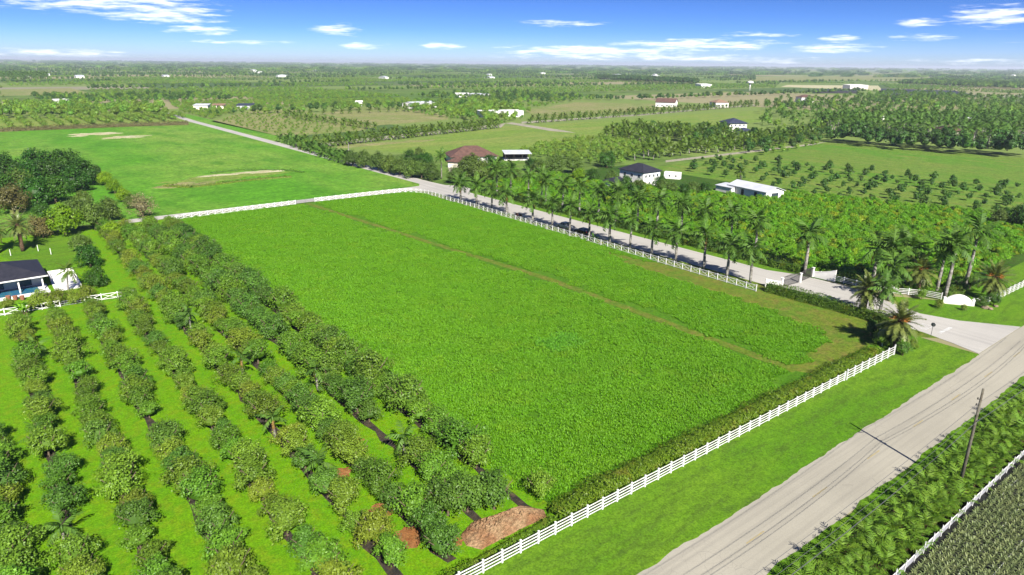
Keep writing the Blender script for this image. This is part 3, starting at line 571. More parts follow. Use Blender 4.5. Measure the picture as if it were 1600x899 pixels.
# left border: scrub, trees round the dark roofed house
LT = [('tree_dark', 22, 292, 1.25, 'large dark evergreen tree at the left edge behind the house'), ('tree_dark', 62, 277, 1.35, 'large dark evergreen tree, second from left in the clump'), ('tree_dark', 103, 275, 1.3, 'large dark evergreen tree at the back of the left clump'), ('tree_dark', 132, 290, 1.2, 'dark evergreen tree at the right end of the left clump'),
      ('tree_dark', 2, 282, 1.3, 'large dark evergreen tree cut by the left picture edge'), ('tree_dark', 46, 300, 1.2, 'dark evergreen tree in the middle of the left clump'), ('tree_dark', 82, 292, 1.25, 'dark evergreen tree right of the middle in the left clump'), ('tree_dark', 118, 300, 1.1, 'dark evergreen tree low at the right of the left clump'), ('tree_dark', 14, 315, 1.15, 'dark evergreen tree low at the left picture edge'), ('tree_dark', 60, 322, 1.1, 'dark evergreen tree low in the middle of left clump'), ('tree_mid', 120, 345, .8, 'grey green tree just above the yellow green tree'), ('tree_mid', 172, 345, .8, 'dull green tree where orchard rows meet the left trees'), ('tree_dark', 88, 318, 1.1, 'dark rounded tree in the middle front of the left clump'), ('tree_brown', 22, 335, 1.05, 'brownish tree at the left edge in front of the evergreens'), ('tree_dark', 68, 345, .6, 'small dark round tree beside the yellow green tree'), ('tree_mid', 35, 312, 1.2, 'mid green tree at left between evergreens and brownish tree'),
      ('tree_bright', 103, 368, .95, 'yellow green spreading tree behind the house yard'), ('tree_brown', 68, 372, .7, 'thin brownish tree between date palm and yellow green tree'), ('tree_mid', 150, 360, .95, 'grey green tree right of the yellow green tree'), ('tree_mid', 133, 325, .65, 'olive tree in front of the dark clump gap'),
      ('tree_grey', 224, 342, .9, 'grey bare looking tree at the end of the orchard'), ('tree_bright', 165, 290, .6, 'bright bush at the top of the field edge line'), ('tree_bright', 180, 303, .6, 'bright bush second along the field edge line'), ('tree_bright', 194, 316, .55, 'bright bush third along the field edge line'), ('tree_mid', 206, 326, .55, 'dull bush at the low end of the field edge line'), ('tree_mid', 150, 278, .6, 'mid green bush where field edge meets dark clump'),
      ('tree_dark', 142, 418, .62, 'dark shrub tree right of the white patio'), ('tree_dark', 152, 448, .5, 'lower dark shrub tree right of the white patio'), ('tree_mid', 128, 395, .55, 'green shrub tree above the patio palm'), ('tree_bright', 178, 372, .5, 'green shrub at the edge of the upper orchard rows')]
for i, (kd, px, py, s, lb) in enumerate(LT): x, y = g(px, py); tree('tree' if s > .7 else 'shrub_tree', lb, x, y, s, kd, 'tree', None, i)
for i, (px, py, s, lb) in enumerate([(68, 482, .95, 'yellow leaved bush before the pool terrace'), (92, 478, .8, 'yellow leaved bush right of the pool terrace'), (138, 470, .85, 'yellow leaved bush above the white cross fence'), (118, 474, .7, 'yellow leaved bush between patio and cross fence'), (12, 484, .55, 'yellow leaved bush at the left end of the terrace'), (48, 486, .5, 'low yellow leaved bush behind the banana clump')]):
    x, y = g(px, py); tree('garden_bush', lb, x, y, s, 'orchard_c', 'bush', None, 50 + i)
x, y = g(36, 393); palm('date_palm', 'stout date palm standing behind the dark roofed house', x, y, 6.4, 'date', 44, 'date palms', 1, 1.0)
x, y = g(-2, 396); palm('date_palm', 'date palm cut by the left edge beside the house', x, y, 6.0, 'date', 40, 'date palms', 2, 1.0)
x, y = g(108, 458); palm('patio_palm', 'leaning coconut palm beside the white patio', x, y, 4.6, 'coco', 16, None, 3, .85)
x, y = g(39, 497); bn_ = thing('banana_plant', 'broad leaved banana clump at the white cross fence', 'plant', (x, y, .03))
bl = np.random.default_rng(4)
BL = quads('leaf', np.array([[[0, -.04, 0], [.5, -.2, .55], [.5, .2, .55], [0, .04, 0]], [[.5, -.2, .55], [1.2, -.22, .75], [1.2, .22, .75], [.5, .2, .55]], [[1.2, -.22, .75], [1.9, -.05, .45], [1.9, .05, .45], [1.2, .22, .75]]]), [.6, .8, .7], M['shrub'])
for i in range(14): o = new('leaf', BL, bn_, (bl.uniform(-.5, .5), bl.uniform(-.5, .5), 1.3)); o.rotation_euler = (0, -R(bl.uniform(-5, 55)), i * 2.4)
for i in range(4): new('stem', MB().tube([(0, 0, -.1), (0, 0, 1.5)], [.16, .1], 6).mesh('stem', M['date_trunk']), bn_, (math.cos(i * 1.6) * .4, math.sin(i * 1.6) * .4, 0))
# ------------------------------------------------------------------ hedges and scrub
hedge('hedge', 'straggling olive hedge inside the white near fence', [(39.5, 42.9), (46, 43.5), (70, 43.4), (95, 43.2), (109, 43.0)], 2.6, 1.15, M['hedge_mess'], 190, .26, 1, rough_=.3)
hedge('hedge', 'low straggling hedge between mulch pile and near fence', [(18, 42.0), (30, 42.05), (39.3, 42.5)], 1.3, .75, M['hedge_mess'], 120, .22, 9, rough_=.4)
hedge('hedge', 'clipped green hedge between meadow and gated lane entry', [(123.0, 71.5), (123.4, 60), (123.4, 50), (121.5, 45.5), (113, 43.4)], 2.4, 2.1, M['hedge'], 230, .26, 2, rough_=.15)
hedge('scrub_line', 'reddish scrub line along the far end of the upper field', [(-40, 541), (20, 541), (80, 540), (124, 533)], 4, 2.6, M['tree_brown'], 40, .7, 3)
hedge('scrub_line', 'thin pale scrub along the meadow side of the orchard', [(41.3, 62), (41.6, 110), (41.5, 160), (41.3, 205)], 1.1, .9, M['orchard_b'], 55, .25, 4, rough_=.5)
hedge('hedge', 'dense low hedge along the far side of the lane', [(140.6, 74), (140.8, 110), (141, 160), (142, 196)], 2.6, 2.0, M['hedge'], 130, .35, 5, rough_=.35)
hedge('hedge', 'hedge behind the right white fence at the lane entry', [(142.8, 70), (143, 58), (147.5, 49.5), (152, 46)], 2.2, 1.6, M['hedge'], 130, .3, 6, rough_=.3)
hedge('weed_fringe', 'brownish weeds along the front of the mound in upper field', [g(258, 291), g(300, 293), g(340, 288), g(400, 281), g(455, 277)], 3.2, .5, M['orchard_c'], 22, .5, 7, 'weeds', rough_=.8)
hedge('weed_fringe', 'thin weeds along the back of the mound in upper field', [g(330, 271), g(380, 266), g(440, 266), g(474, 270)], 2.4, .45, M['orchard_b'], 16, .5, 8, 'weeds', rough_=.9)
# ------------------------------------------------------------------ palms along the lane
FR = [76.5, 82, 88.5, 96, 103.4, 110.6, 117.8, 125, 132.5, 139.8, 148.6, 160.8, 168.6, 176.6, 185.5]
for i, y in enumerate(FR): palm('royal_palm', 'royal palm between fence and lane, %s counting from the gate' % ordn(i + 1), 124.3 + random.Random(i).uniform(-.4, .4), y, [6.6, 6.2, 7.0, 6.2, 5.8, 6.6, 6.1, 5.8, 6.4, 6.0, 5.6, 5.6, 6.0, 5.6, 5.2][i], 'royal', 20, 'royal palms on the near side of the lane', i, random.Random(i + 9).uniform(1.02, 1.25))
BK = [73.5, 86, 93.5, 101, 108.5, 116, 123.5, 131, 138.5, 146, 154, 162, 181, 188]
for i, y in enumerate(BK): palm('royal_palm', 'royal palm on the far side of the lane, %s counting from the gate' % ordn(i + 1), 140.9 + random.Random(50 + i).uniform(-.5, .5), y, [7.5, 8.4, 8.6, 8.2, 8.8, 8.4, 8.0, 8.4, 7.8, 8.0, 7.6, 7.6, 8.8, 8.6][i], 'royal', 20, 'royal palms on the far side of the lane', 50 + i, random.Random(i + 70).uniform(1.1, 1.35))
for i, (px, py, h, lb) in enumerate([(1476, 466, 9.5, 'tall slim royal palm left of the white sign wall'), (1462, 462, 8.6, 'grey slim royal palm farther left of the sign wall'), (1507, 452, 11.2, 'tallest leaning royal palm behind the white sign wall'), (1380, 452, 7.8, 'dark leafy royal palm behind the right lane fence'), (1398, 448, 8.4, 'dark leafy royal palm second behind the right lane fence'), (1372, 500, 5.0, 'small palm between the two entry date palms'), (1362, 450, 7.0, 'dark leafy royal palm nearest the gate behind the right fence'), (1412, 452, 7.4, 'dark leafy royal palm third behind the right lane fence'), (1388, 470, 5.8, 'low dark palm at the foot of the right lane fence'), (690, 280, 8.2, 'lone royal palm beside the driveway of the red roofed house'), (545, 240, 7.8, 'lone royal palm rising from the palms along the far road')]):
    x, y = g(px, py); palm('royal_palm', lb, x, y, h, 'royal', 17, 'royal palms at the entry' if i < 9 else None, 80 + i, 1.3 if i < 9 and i != 5 else 1.0)
for i, (px, py, h, fr, lb) in enumerate([(1347, 492, 5.0, 0, 'dark date palm at the hedge beside the lane entry'), (1398, 546, 4.8, 4, 'date palm with orange fruit at the end of the near white fence'), (1433, 460, 5.0, 5, 'date palm with orange fruit behind the right lane fence'), (1545, 470, 4.6, 5, 'date palm with orange fruit right of the sign wall')]):
    x, y = g(px, py); palm('date_palm', lb, x, y, h, 'date', 52, 'date palms', 90 + i, 1.05, fruit=fr)
x, y = g(928, 378); palm('young_palm', 'small fan of palm leaves beside the parked black car', x, y, .5, 'royal', 9, None, 99, .5)
# ------------------------------------------------------------------ bushes at the entry
for i, (px, py, s, kd, lb) in enumerate([(1467, 482, .42, 'orchard_c', 'golden round bush left of the sign wall'), (1505, 485, .28, 'orchard_c', 'small yellow bush before the sign wall'), (1552, 478, .62, 'orchard_d', 'wide green bush round the rocks right of the sign'), (1533, 480, .5, 'orchard_d', 'green bush between sign wall and rocks'), (1440, 468, .5, 'orchard_b', 'low green bush before the right lane fence'),
        (1410, 556, .6, 'orchard_d', 'green bush at the foot of the entry date palm'), (1425, 545, .42, 'orchard_c', 'yellowish bush right of the entry date palm'), (1495, 455, .8, 'orchard_d', 'dark bush behind the sign wall'), (1515, 452, .8, 'orchard_d', 'dark bush behind the right end of the sign wall'), (1360, 525, .7, 'orchard_d', 'dark bush at the corner of the clipped hedge'), (1375, 540, .6, 'orchard_b', 'green bush where hedge meets near fence')]):
    x, y = g(px, py); tree('garden_bush', lb, x, y, s, kd, 'bush', 'bushes at the lane entry', 400 + i)
rk = MB()
def rock(r, seed):
    rr = random.Random(seed); v_, f_ = [], []
    for i in range(5):
        for k in range(8): th = math.pi * (i + .5) / 5; q_ = r * rr.uniform(.75, 1.15); v_.append((q_ * 1.3 * math.sin(th) * math.cos(k * .785), q_ * math.sin(th) * math.sin(k * .785), r * .25 + q_ * .6 * math.cos(th)))
    for i in range(4):
        for k in range(8): f_.append((i * 8 + k, (i + 1) * 8 + k, (i + 1) * 8 + (k + 1) % 8, i * 8 + (k + 1) % 8))
    f_ += [tuple(range(8)), tuple(range(39, 31, -1))]; return MB().add(v_, f_).mesh('boulder', M['rock'])
for i, (px, py, r, lb) in enumerate([(1540, 482, .7, 'largest pale boulder under the wide green bush'), (1547, 484, .5, 'middle pale boulder under the wide green bush'), (1556, 480, .45, 'right pale boulder under the wide green bush')]):
    x, y = g(px, py); tag(new('boulder', rock(r, i), None, (x, y, .03)), lb, 'rock', 'boulders by the sign')

# ------------------------------------------------------------------ fields of plants
def lattice(poly_px, dx, dy, jit, seed, rowaxis='y', poly=None):
    """positions on a jittered planting grid inside a photo polygon, with (row, place) counted in it"""
    P = poly or gpoly(poly_px); rr = random.Random(seed); xs = [p_[0] for p_ in P]; ys = [p_[1] for p_ in P]; out_ = []; row = 0
    if rowaxis == 'y':
        x = min(xs)
        while x < max(xs):
            y = min(ys) + rr.uniform(0, dy); k = 0; hit = False
            while y < max(ys):
                a, c = x + rr.uniform(-jit, jit), y + rr.uniform(-jit, jit)
                if inpoly(np.array([a]), np.array([c]), P)[0] and in_view(a, c, 0, 20):
                    if not hit: row += 1; hit = True
                    k += 1; out_.append((a, c, row, k))
                y += dy
            x += dx
    else:
        y = min(ys)
        while y < max(ys):
            x = min(xs) + rr.uniform(0, dx); k = 0; hit = False
            while x < max(xs):
                a, c = x + rr.uniform(-jit, jit), y + rr.uniform(-jit, jit)
                if inpoly(np.array([a]), np.array([c]), P)[0] and in_view(a, c, 0, 20):
                    if not hit: row += 1; hit = True
                    k += 1; out_.append((a, c, row, k))
                x += dx
            y += dy
    return out_
def farcrowns(key, rad, zc, n, size, k=2): return [crown('foliage', n, rad, zc, 12, size, M[key], hash_(key) + 17 * i, up=.5) for i in range(k)]
FB = {'bush': farcrowns('far_dark', (1.25, 1.25, 1.15), 1.25, 240, .42, 3), 'pale': farcrowns('far_yellow', (1.8, 1.8, 1.5), 1.5, 260, .5, 3), 'green': farcrowns('far_leaf', (2.0, 2.0, 1.6), 1.6, 260, .55, 3), 'big': farcrowns('far_leaf', (4.0, 4.0, 3.6), 4.4, 420, .9, 3), 'bigdark': farcrowns('far_dark', (4.2, 4.2, 4.0), 4.8, 420, .95, 3)}
def plants(name, lab, cat, grp, kind, pos, smin, smax, seed, top=300):
    rr = random.Random(seed); pos = sorted(pos, key=lambda p_: math.hypot(p_[0], p_[1])); 
    for i, (x, y, r_, k_) in enumerate(pos[:top]):
        s = rr.uniform(smin, smax); o = new(name, FB[kind][i % 3], None, (x, y, .0), rr.uniform(0, 6.28)); o.scale = (s, s, s * rr.uniform(.85, 1.2)); tag(o, lab % (ordn(k_), ordn(r_)), cat, grp)
    rest = pos[top:]
    if rest: gn('grove', [(p_[0], p_[1], 0) for p_ in rest], [rr.uniform(0, 6.28) for _ in rest], [rr.uniform(smin, smax) for _ in rest], [i % 3 for i in range(len(rest))], [proto(m_) for m_ in FB[kind]], 'farther plants merging into one mass behind the ' + grp, cat)
plants('young_bush', 'dark young bush, %s along the %s row of the mown bush field', 'bush', 'young bushes in the mown field', 'bush', lattice([(1050, 265), (1105, 247), (1230, 256), (1330, 266), (1600, 296), (1600, 344), (1330, 320), (1240, 303), (1130, 279)], 7.0, 8.5, 1.6, 1), .75, 1.5, 1)
plants('grove_bush', 'pale green bush, %s along the %s row of grove behind carport', 'bush', 'pale grove behind the carport', 'pale', lattice([(792, 244), (850, 226), (985, 209), (1010, 232), (965, 262), (870, 250)], 5.5, 5.5, .9, 2), .75, 1.15, 2)
plants('far_orchard_bush', 'olive bush, %s along the %s row of the far left orchard', 'bush', 'bushes of the far left orchard', 'pale', lattice([(-10, 204), (265, 190), (290, 184), (262, 179), (-10, 186)], 9.5, 5.0, .8, 3), .9, 1.5, 3, 160)
plants('belt_tree', 'green tree, %s along the %s rank of the left tree belt', 'tree', 'tree belt behind the far left orchard', 'big', lattice([(-10, 188), (262, 181), (250, 171), (60, 168), (-10, 172)], 9.5, 11, 2.5, 4, 'x'), .8, 1.15, 4, 120)
plants('belt_tree', 'dark tree, %s along the %s rank of the belt behind bush field', 'tree', 'dark tree belt behind the bush field', 'bigdark', lattice([(1285, 223), (1400, 235), (1600, 250), (1620, 244), (1440, 228), (1310, 219)], 8.5, 7.5, 1.6, 5), 1.0, 1.3, 5, 120)
plants('row_crop_bush', 'small pale plant, %s along the %s line of the young row crop', 'bush', 'young row crop beyond the far road', 'pale', lattice([(345, 190), (440, 213), (560, 204), (585, 198), (470, 174), (400, 172)], 9, 4.6, .5, 6, 'x'), .4, .62, 6, 300)
# palms by the hundred in the middle distance
def palms(name, lab, grp, kind, pos, hmin, hmax, sc, seed, top=300):
    rr = random.Random(seed); pos = sorted(pos, key=lambda p_: math.hypot(p_[0], p_[1]))
    for i, (x, y, r_, k_) in enumerate(pos[:top]): midpalm(name, lab % (ordn(k_), ordn(r_)), x, y, rr.uniform(hmin, hmax), kind, grp, seed * 50 + i, sc * rr.uniform(.85, 1.15))
    rest = pos[top:]
    if rest:
        pr = [proto(joined(kind, i, (hmin + hmax) / 2)) for i in range(3)]
        gn('palm_grove', [(p_[0], p_[1], 0) for p_ in rest], [rr.uniform(0, 6.28) for _ in rest], [sc * rr.uniform(.85, 1.15) for _ in rest], [i % 3 for i in range(len(rest))], pr, 'farther palms merging into one mass behind the ' + grp, 'palms')
def joined(kind, i, h):
    cm = (MIDCOCO if kind == 'coco' else MIDROYAL)[i]; n = len(cm.vertices); c = np.zeros(n * 3, np.float32); cm.vertices.foreach_get('co', c); Q = c.reshape(-1, 4, 3).copy(); Q[..., 2] += h
    T = core(.22, .22, h / 2, h / 2, 6, 2); r = np.concatenate([np.full(len(Q), .5), np.full(len(T), .9)])
    return quads('palm', np.concatenate([Q, T]), r, cm.materials[0])
def line(p0, p1, n, jit, seed, row):
    (x0, y0), (x1, y1) = g(*p0), g(*p1); rr = random.Random(seed); return [(x0 + (x1 - x0) * i / (n - 1) + rr.uniform(-jit, jit), y0 + (y1 - y0) * i / (n - 1) + rr.uniform(-jit, jit), row, i + 1) for i in range(n)]
palms('roadside_palm', 'bushy palm, %s in the %s line along the far road', 'palms along the far road', 'royal', line((440, 222), (540, 257), 15, .8, 1, 1) + line((450, 220), (552, 254), 14, .8, 2, 2), 1.8, 2.6, 1.15, 11)
palms('avenue_palm', 'palm, %s in the %s line of the avenue to the white house', 'palms of the white drive avenue', 'coco', line((470, 234.5), (776, 200.5), 46, .5, 3, 1) + line((470, 225.5), (778, 194), 44, .5, 4, 2), 2.0, 2.8, .95, 12)
palms('avenue_palm', 'palm, %s in the %s line of the farther avenue right of the white house', 'palms of the farther avenue', 'coco', line((830, 193.5), (1185, 166), 48, .6, 5, 1) + line((830, 189), (1180, 162.5), 46, .6, 6, 2), 2.2, 3.0, 1.0, 13)
palms('edge_palm', 'small palm, %s in the %s line round the small pale field', 'palms round the small pale field', 'coco', line((450, 184), (585, 203), 16, .8, 7, 1) + line((455, 181), (700, 172), 18, 1.5, 8, 2), 2.2, 3.2, 1.0, 14)
palms('grove_palm', 'coconut palm, %s along the %s rank of grove beside bush field', 'coconut grove beside the bush field', 'coco', lattice([(972, 259), (1045, 249), (1262, 224), (1290, 208), (1190, 217), (1005, 240)], 8.5, 7.5, 1.3, 15), 3.0, 5.2, 1.15, 15, 190)
palms('grove_palm', 'coconut palm, %s along the %s rank of farther grove by long field', 'coconut grove behind the pale bushes', 'coco', lattice([(935, 214), (970, 204), (1060, 205), (1140, 211), (1130, 217), (1000, 228)], 8.5, 7.5, 1.3, 16), 3.4, 5.6, 1.15, 16, 120)
palms('forest_palm', 'royal palm, %s along the %s rank of the right palm forest', 'royal palms of the right forest', 'royal', lattice([(1310, 215), (1450, 224), (1610, 240), (1610, 196), (1400, 190), (1260, 196)], 12, 10.5, 2.4, 17), 7.5, 10.5, 1.35, 17, 220)
# rest of the right forest, mixed, and darker trees round houses
rr = random.Random(5)
def mass(name, poly_px, dx, dy, protos, smin, smax, seed, label, jit=2, cat='trees'):
    pos = lattice(poly_px, dx, dy, jit, seed); r_ = random.Random(seed)
    if pos: gn(name, [(p_[0], p_[1], 0) for p_ in pos], [r_.uniform(0, 6.28) for _ in pos], [r_.uniform(smin, smax) for _ in pos], [r_.randrange(len(protos)) for _ in pos], protos, label, cat)
PB = {k: [proto(m_) for m_ in v_] for k, v_ in FB.items()}; PR = [proto(joined('royal', i, 8.5)) for i in range(3)]; PC = [proto(joined('coco', i, 4.5)) for i in range(3)]
mass('forest', [(1190, 208), (1290, 216), (1300, 200), (1400, 190), (1620, 196), (1620, 158), (1400, 148), (1300, 158), (1190, 164)], 13, 13, PR + PR + PB['green'] + PB['pale'] + PB['big'], .75, 1.15, 21, 'dense mixed palm forest on the right')
mass('thicket', [(1195, 246), (1292, 223), (1310, 216), (1290, 206), (1200, 214), (1130, 214), (1150, 205), (1010, 205), (1030, 214)], 7, 7, PB['green'] + PB['bigdark'], .5, .9, 22, 'thicket round the blue roofed house')
mass('thicket', [(620, 172), (700, 186), (780, 196), (815, 188), (830, 175), (760, 160), (640, 164)], 7.5, 7.5, PB['green'] + PB['big'], .6, 1.0, 23, 'thicket between white warehouse and white flat house')
mass('grove', [(285, 176), (330, 187), (400, 170), (640, 165), (640, 155), (260, 160)], 6.5, 7, PB['green'] + PB['pale'], .8, 1.2, 24, 'low grove left of the white warehouse')
# ------------------------------------------------------------------ single trees and bushes in the middle distance
MT = [(548, 262, 1.0), (566, 264, 1.1), (588, 268, 1.15), (606, 272, 1.1), (622, 276, 1.1), (640, 280, 1.1), (656, 281, 1.05), (673, 284, 1.0)]
for i, (px, py, s) in enumerate(MT): x, y = g(px, py); tree('shade_tree', 'rounded shade tree, %s from the left along the far road bend' % ordn(i + 1), x + 2, y + 2, s * .82, 'tree_mid', 'tree', 'shade trees at the road bend', 200 + i)
for i, (px, py, s, kd, lb) in enumerate([(738, 276, 1.1, 'tree_mid', 'round tree close before the red roofed house'), (768, 274, 1.0, 'tree_dark', 'dark round tree close before the right of the red roofed house'), (712, 287, .8, 'tree_mid', 'small shade tree right of the driveway palm'), (978, 300, .7, 'tree_dark', 'dark tree hiding the porch wing'), (998, 303, .65, 'tree_mid', 'green tree at the left corner of the black roofed house'), (1030, 296, .6, 'tree_dark', 'dark tree at the right corner of the black roofed house'), (955, 290, .7, 'tree_mid', 'green tree left of the porch wing'), (1082, 304, .55, 'tree_mid', 'green bush left of the long shed'), (1100, 305, .55, 'tree_dark', 'dark bush before the lean-to'), (925, 285, .65, 'tree_dark', 'dark bush tree left of the small green lawn'), (730, 284, 1.15, 'tree_mid', 'shade tree before the left corner of the red roofed house'), (752, 285, 1.05, 'tree_mid', 'shade tree before the middle of the red roofed house'), (775, 285, .9, 'tree_mid', 'shade tree before the right corner of the red roofed house'), (800, 284, .85, 'tree_mid', 'shade tree below the metal carport'), (842, 276, .85, 'tree_mid', 'wide shade tree right of the carport'), (868, 272, .95, 'tree_mid', 'wide shade tree second right of the carport'), (895, 271, .9, 'tree_mid', 'wide shade tree third right of the carport'), (948, 262, .9, 'tree_dark', 'lone dark round tree left of the palm grove'), (830, 268, .7, 'tree_dark', 'dark tree close right of the carport'),
        (640, 257, .8, 'tree_dark', 'dark tree left of the red roofed house'), (665, 262, .8, 'tree_dark', 'dark tree next to the driveway palm'), (655, 250, .7, 'tree_mid', 'tree behind the shade trees left of the red roofed house'), (905, 283, .6, 'tree_bright', 'bright bush tree left of the black roofed house'), (1035, 300, .55, 'tree_mid', 'bush right of the black roofed house'), (1050, 302, .5, 'tree_mid', 'second bush right of the black roofed house'), (1068, 305, .5, 'tree_dark', 'dark bush below the white trailer'), (992, 312, .6, 'tree_dark', 'dark bush before the black roofed house'), (1010, 312, .6, 'tree_bright', 'bright bush before the black roofed house'), (965, 305, .55, 'tree_mid', 'bush left of the black roofed house porch'), (1590, 355, .8, 'tree_dark', 'dark tree at the right edge before the bush field'), (1560, 352, .6, 'tree_mid', 'tree near the right edge before the bush field')]):
    x, y = g(px, py); tree('shade_tree', lb, x, y, s, kd, 'tree', None, 230 + i)
for i, (px, py, lb) in enumerate([(1157, 292, 'pale coconut palm behind the long white shed'), (826, 320, 'brown trunked palm left of a pair behind the lane palms'), (846, 318, 'palm right of the pair behind the lane palms')]):
    x, y = g(px, py); palm('royal_palm', lb, x, y, 6 if i == 0 else 8.5, 'coco' if i == 0 else 'royal', 15, None, 260 + i, 1.0)
# bright shrub plantation right of the lane (one mass), meeting the lane hedge
SHP = [crown('shrub', 420, (1.5, 1.5, 1.0), .85, 14, .36, M['shrub'], 500 + i, up=.7, shaggy=.12) for i in range(3)] + [crown('shrub', 380, (1.4, 1.4, .9), .8, 12, .36, M['shrub_y'], 510, up=.7)]
shp = [proto(m_) for m_ in SHP]; SP = [(142.5, 72), (146, 50), (300, 50), (300, 62), (250, 66), (231, 128), (226, 131), (209, 131), (196, 168), (188, 180), (188, 214), (143, 205)]
sx_, sy_ = np.meshgrid(np.arange(142, 300, 2.05), np.arange(48, 214, 2.05)); r1 = np.random.default_rng(8); sx_ = sx_.ravel() + r1.uniform(-.7, .7, sx_.size); sy_ = sy_.ravel() + r1.uniform(-.7, .7, sy_.size)
qx, qy = projn(sx_, sy_); ok = inpoly(sx_, sy_, SP) & (qx > -40) & (qx < 1660) & (r1.random(sx_.size) > .07); sx_, sy_ = sx_[ok], sy_[ok]
gn('shrub_plantation', np.stack([sx_, sy_, np.zeros(len(sx_))], 1), r1.random(len(sx_)) * 6.28, r1.uniform(.55, 1.05, len(sx_)), r1.choice(4, len(sx_), p=[.3, .28, .28, .14]), shp, 'bright green leafy shrub plantation right of the lane', 'shrubs')

# ------------------------------------------------------------------ far farmland: groves and belts merging into bands
r2 = np.random.default_rng(12)
def far_field(x0, x1, y0, y1, step, protos, s0, s1, label, jit=.35, fill=1.0):
    X, Y = np.meshgrid(np.arange(x0, x1, step), np.arange(y0, y1, step)); X = X.ravel() + r2.uniform(-jit, jit, X.size) * step; Y = Y.ravel() + r2.uniform(-jit, jit, Y.size) * step
    a, c = projn(X, Y); k = (a > -30) & (a < 1630) & (c < 205) & (r2.random(X.size) < fill); X, Y = X[k], Y[k]
    return X, Y
FP, FX, FS, FK = [], [], [], []
allp = PB['green'] + PB['big'] + PB['bigdark'] + PB['pale']
SKIP = [[(820, 188), (1060, 205), (1200, 190), (1200, 158), (900, 158), (820, 172)], [(1180, 130), (1450, 126), (1460, 118), (1180, 118)], [(1210, 139), (1400, 143), (1372, 131), (1220, 131)], [(0, 152), (160, 150), (120, 137), (0, 139)], [(1375, 152), (1525, 153), (1600, 154), (1600, 147), (1400, 140), (1370, 141)]]
x = -2600
while x < 3600:                                       # 205 m blocks on the land grid, each a grove, an orchard, a belt or open
    y = 205
    while y < 3800:
        w = 200; u = r2.random(); cx_, cy__ = projn(x + w / 2, y + w / 2)
        if -300 < cx_ < 1900 and 98 < cy__ < 176 and math.hypot(x, y) > 560:
            far_ = math.hypot(x, y); st = 8 if far_ < 1000 else 11 if far_ < 1900 else 16
            if u < .28: pk, sc_, fl_, dst = [0, 1, 2], (.9, 1.5), .9, 1.0
            elif u < .38: pk, sc_, fl_, dst = [3, 4, 5, 6, 7, 8], (.6, 1.0), .75, 1.15
            elif u < .52: pk, sc_, fl_, dst = [9, 10, 11], (.9, 1.4), .85, 1.0
            else: pk = None
            if pk:
                X, Y = far_field(x + 4, x + w - 4, y + 4, y + w - 4, st * dst, None, 0, 0, '', .3, fl_)
            else:
                X, Y = far_field(x + 2, x + w, y - 6, y + 6, 8, None, 0, 0, '', .4, .8); pk, sc_ = [3, 6, 7], (.6, 1.2)
            if len(X):
                a, c = projn(X, Y); bad = np.zeros(len(X), bool)
                for sk in SKIP: bad |= inpoly(a, c, sk)
                bad |= (X > -70) & (X < 160) & (Y < 690); bad |= (X > 126) & (X < 145) & (Y < 700)
                X, Y = X[~bad], Y[~bad]
                up_ = .85 if far_ < 1900 else .95
                FP += list(zip(X, Y)); FX += list(r2.random(len(X)) * 6.28); FS += list(r2.uniform(*sc_, len(X)) * up_); FK += list(r2.choice(pk, len(X)))
        y += 205
    x += 205
half = len(FP)
gn('far_farmland', [(a, c, 0) for a, c in FP], FX, FS, FK, allp, 'far groves and tree belts merging into green bands', 'trees')
BP = proto(crown('belt', 400, (70, 7, 3.0), 2.4, 60, 5, M['far_dark'], 900, corek=.75, shaggy=1.0)); BP2 = proto(crown('belt', 400, (50, 12, 2.6), 2.0, 60, 5, M['far_leaf'], 901, corek=.75, shaggy=1.0))
n_ = 1300; th = R(38.2) + r2.uniform(-.72, .72, n_); d_ = 3300 * (16000 / 3300) ** r2.random(n_)
BXY = [(d * math.sin(t_), d * math.cos(t_), 0) for d, t_ in zip(d_, th)]
gn('far_belts', BXY, np.where(r2.random(n_) < .7, 0, math.pi / 2), 1 + (d_ - 3300) / 11000, r2.integers(0, 2, n_), [BP, BP2], 'tree belts fading out towards the horizon', 'trees')
x, y = g(1010, 127); 
mass('pine_belt', [(930, 125.5), (1088, 133), (1092, 131.5), (932, 124)], 10, 10, PB['bigdark'], 1.3, 1.8, 31, 'long dark tree belt in the distance')
mass('pine_belt', [(0, 129), (78, 128), (76, 125.5), (0, 126)], 10, 11, PR, 1.4, 1.9, 32, 'far palm stand at the left edge')
mass('pine_belt', [(1400, 132), (1600, 141), (1600, 133), (1440, 128)], 12, 12, PB['bigdark'] + PB['big'], 1.0, 1.5, 33, 'far dark wood on the right')
# black shade houses on the right
for i, (pp, lb) in enumerate([([(1378, 152), (1520, 151.5), (1490, 145), (1376, 141.5)], 'large black shade cloth house far on the right'), ([(1272, 146), (1340, 146.5), (1338, 143), (1275, 142.5)], 'small black shade cloth house far on the right')]):
    P = gpoly(pp); t = thing('shade_house', lb, 'shade house', (0, 0, 0)); new('shade_cloth', MB().prism(P, 3.2, 3.5).mesh('shade_cloth', M['roof_black']), t); new('side_cloth', MB().prism(P, 0, 3.19).mesh('side_cloth', M['dark']), t)
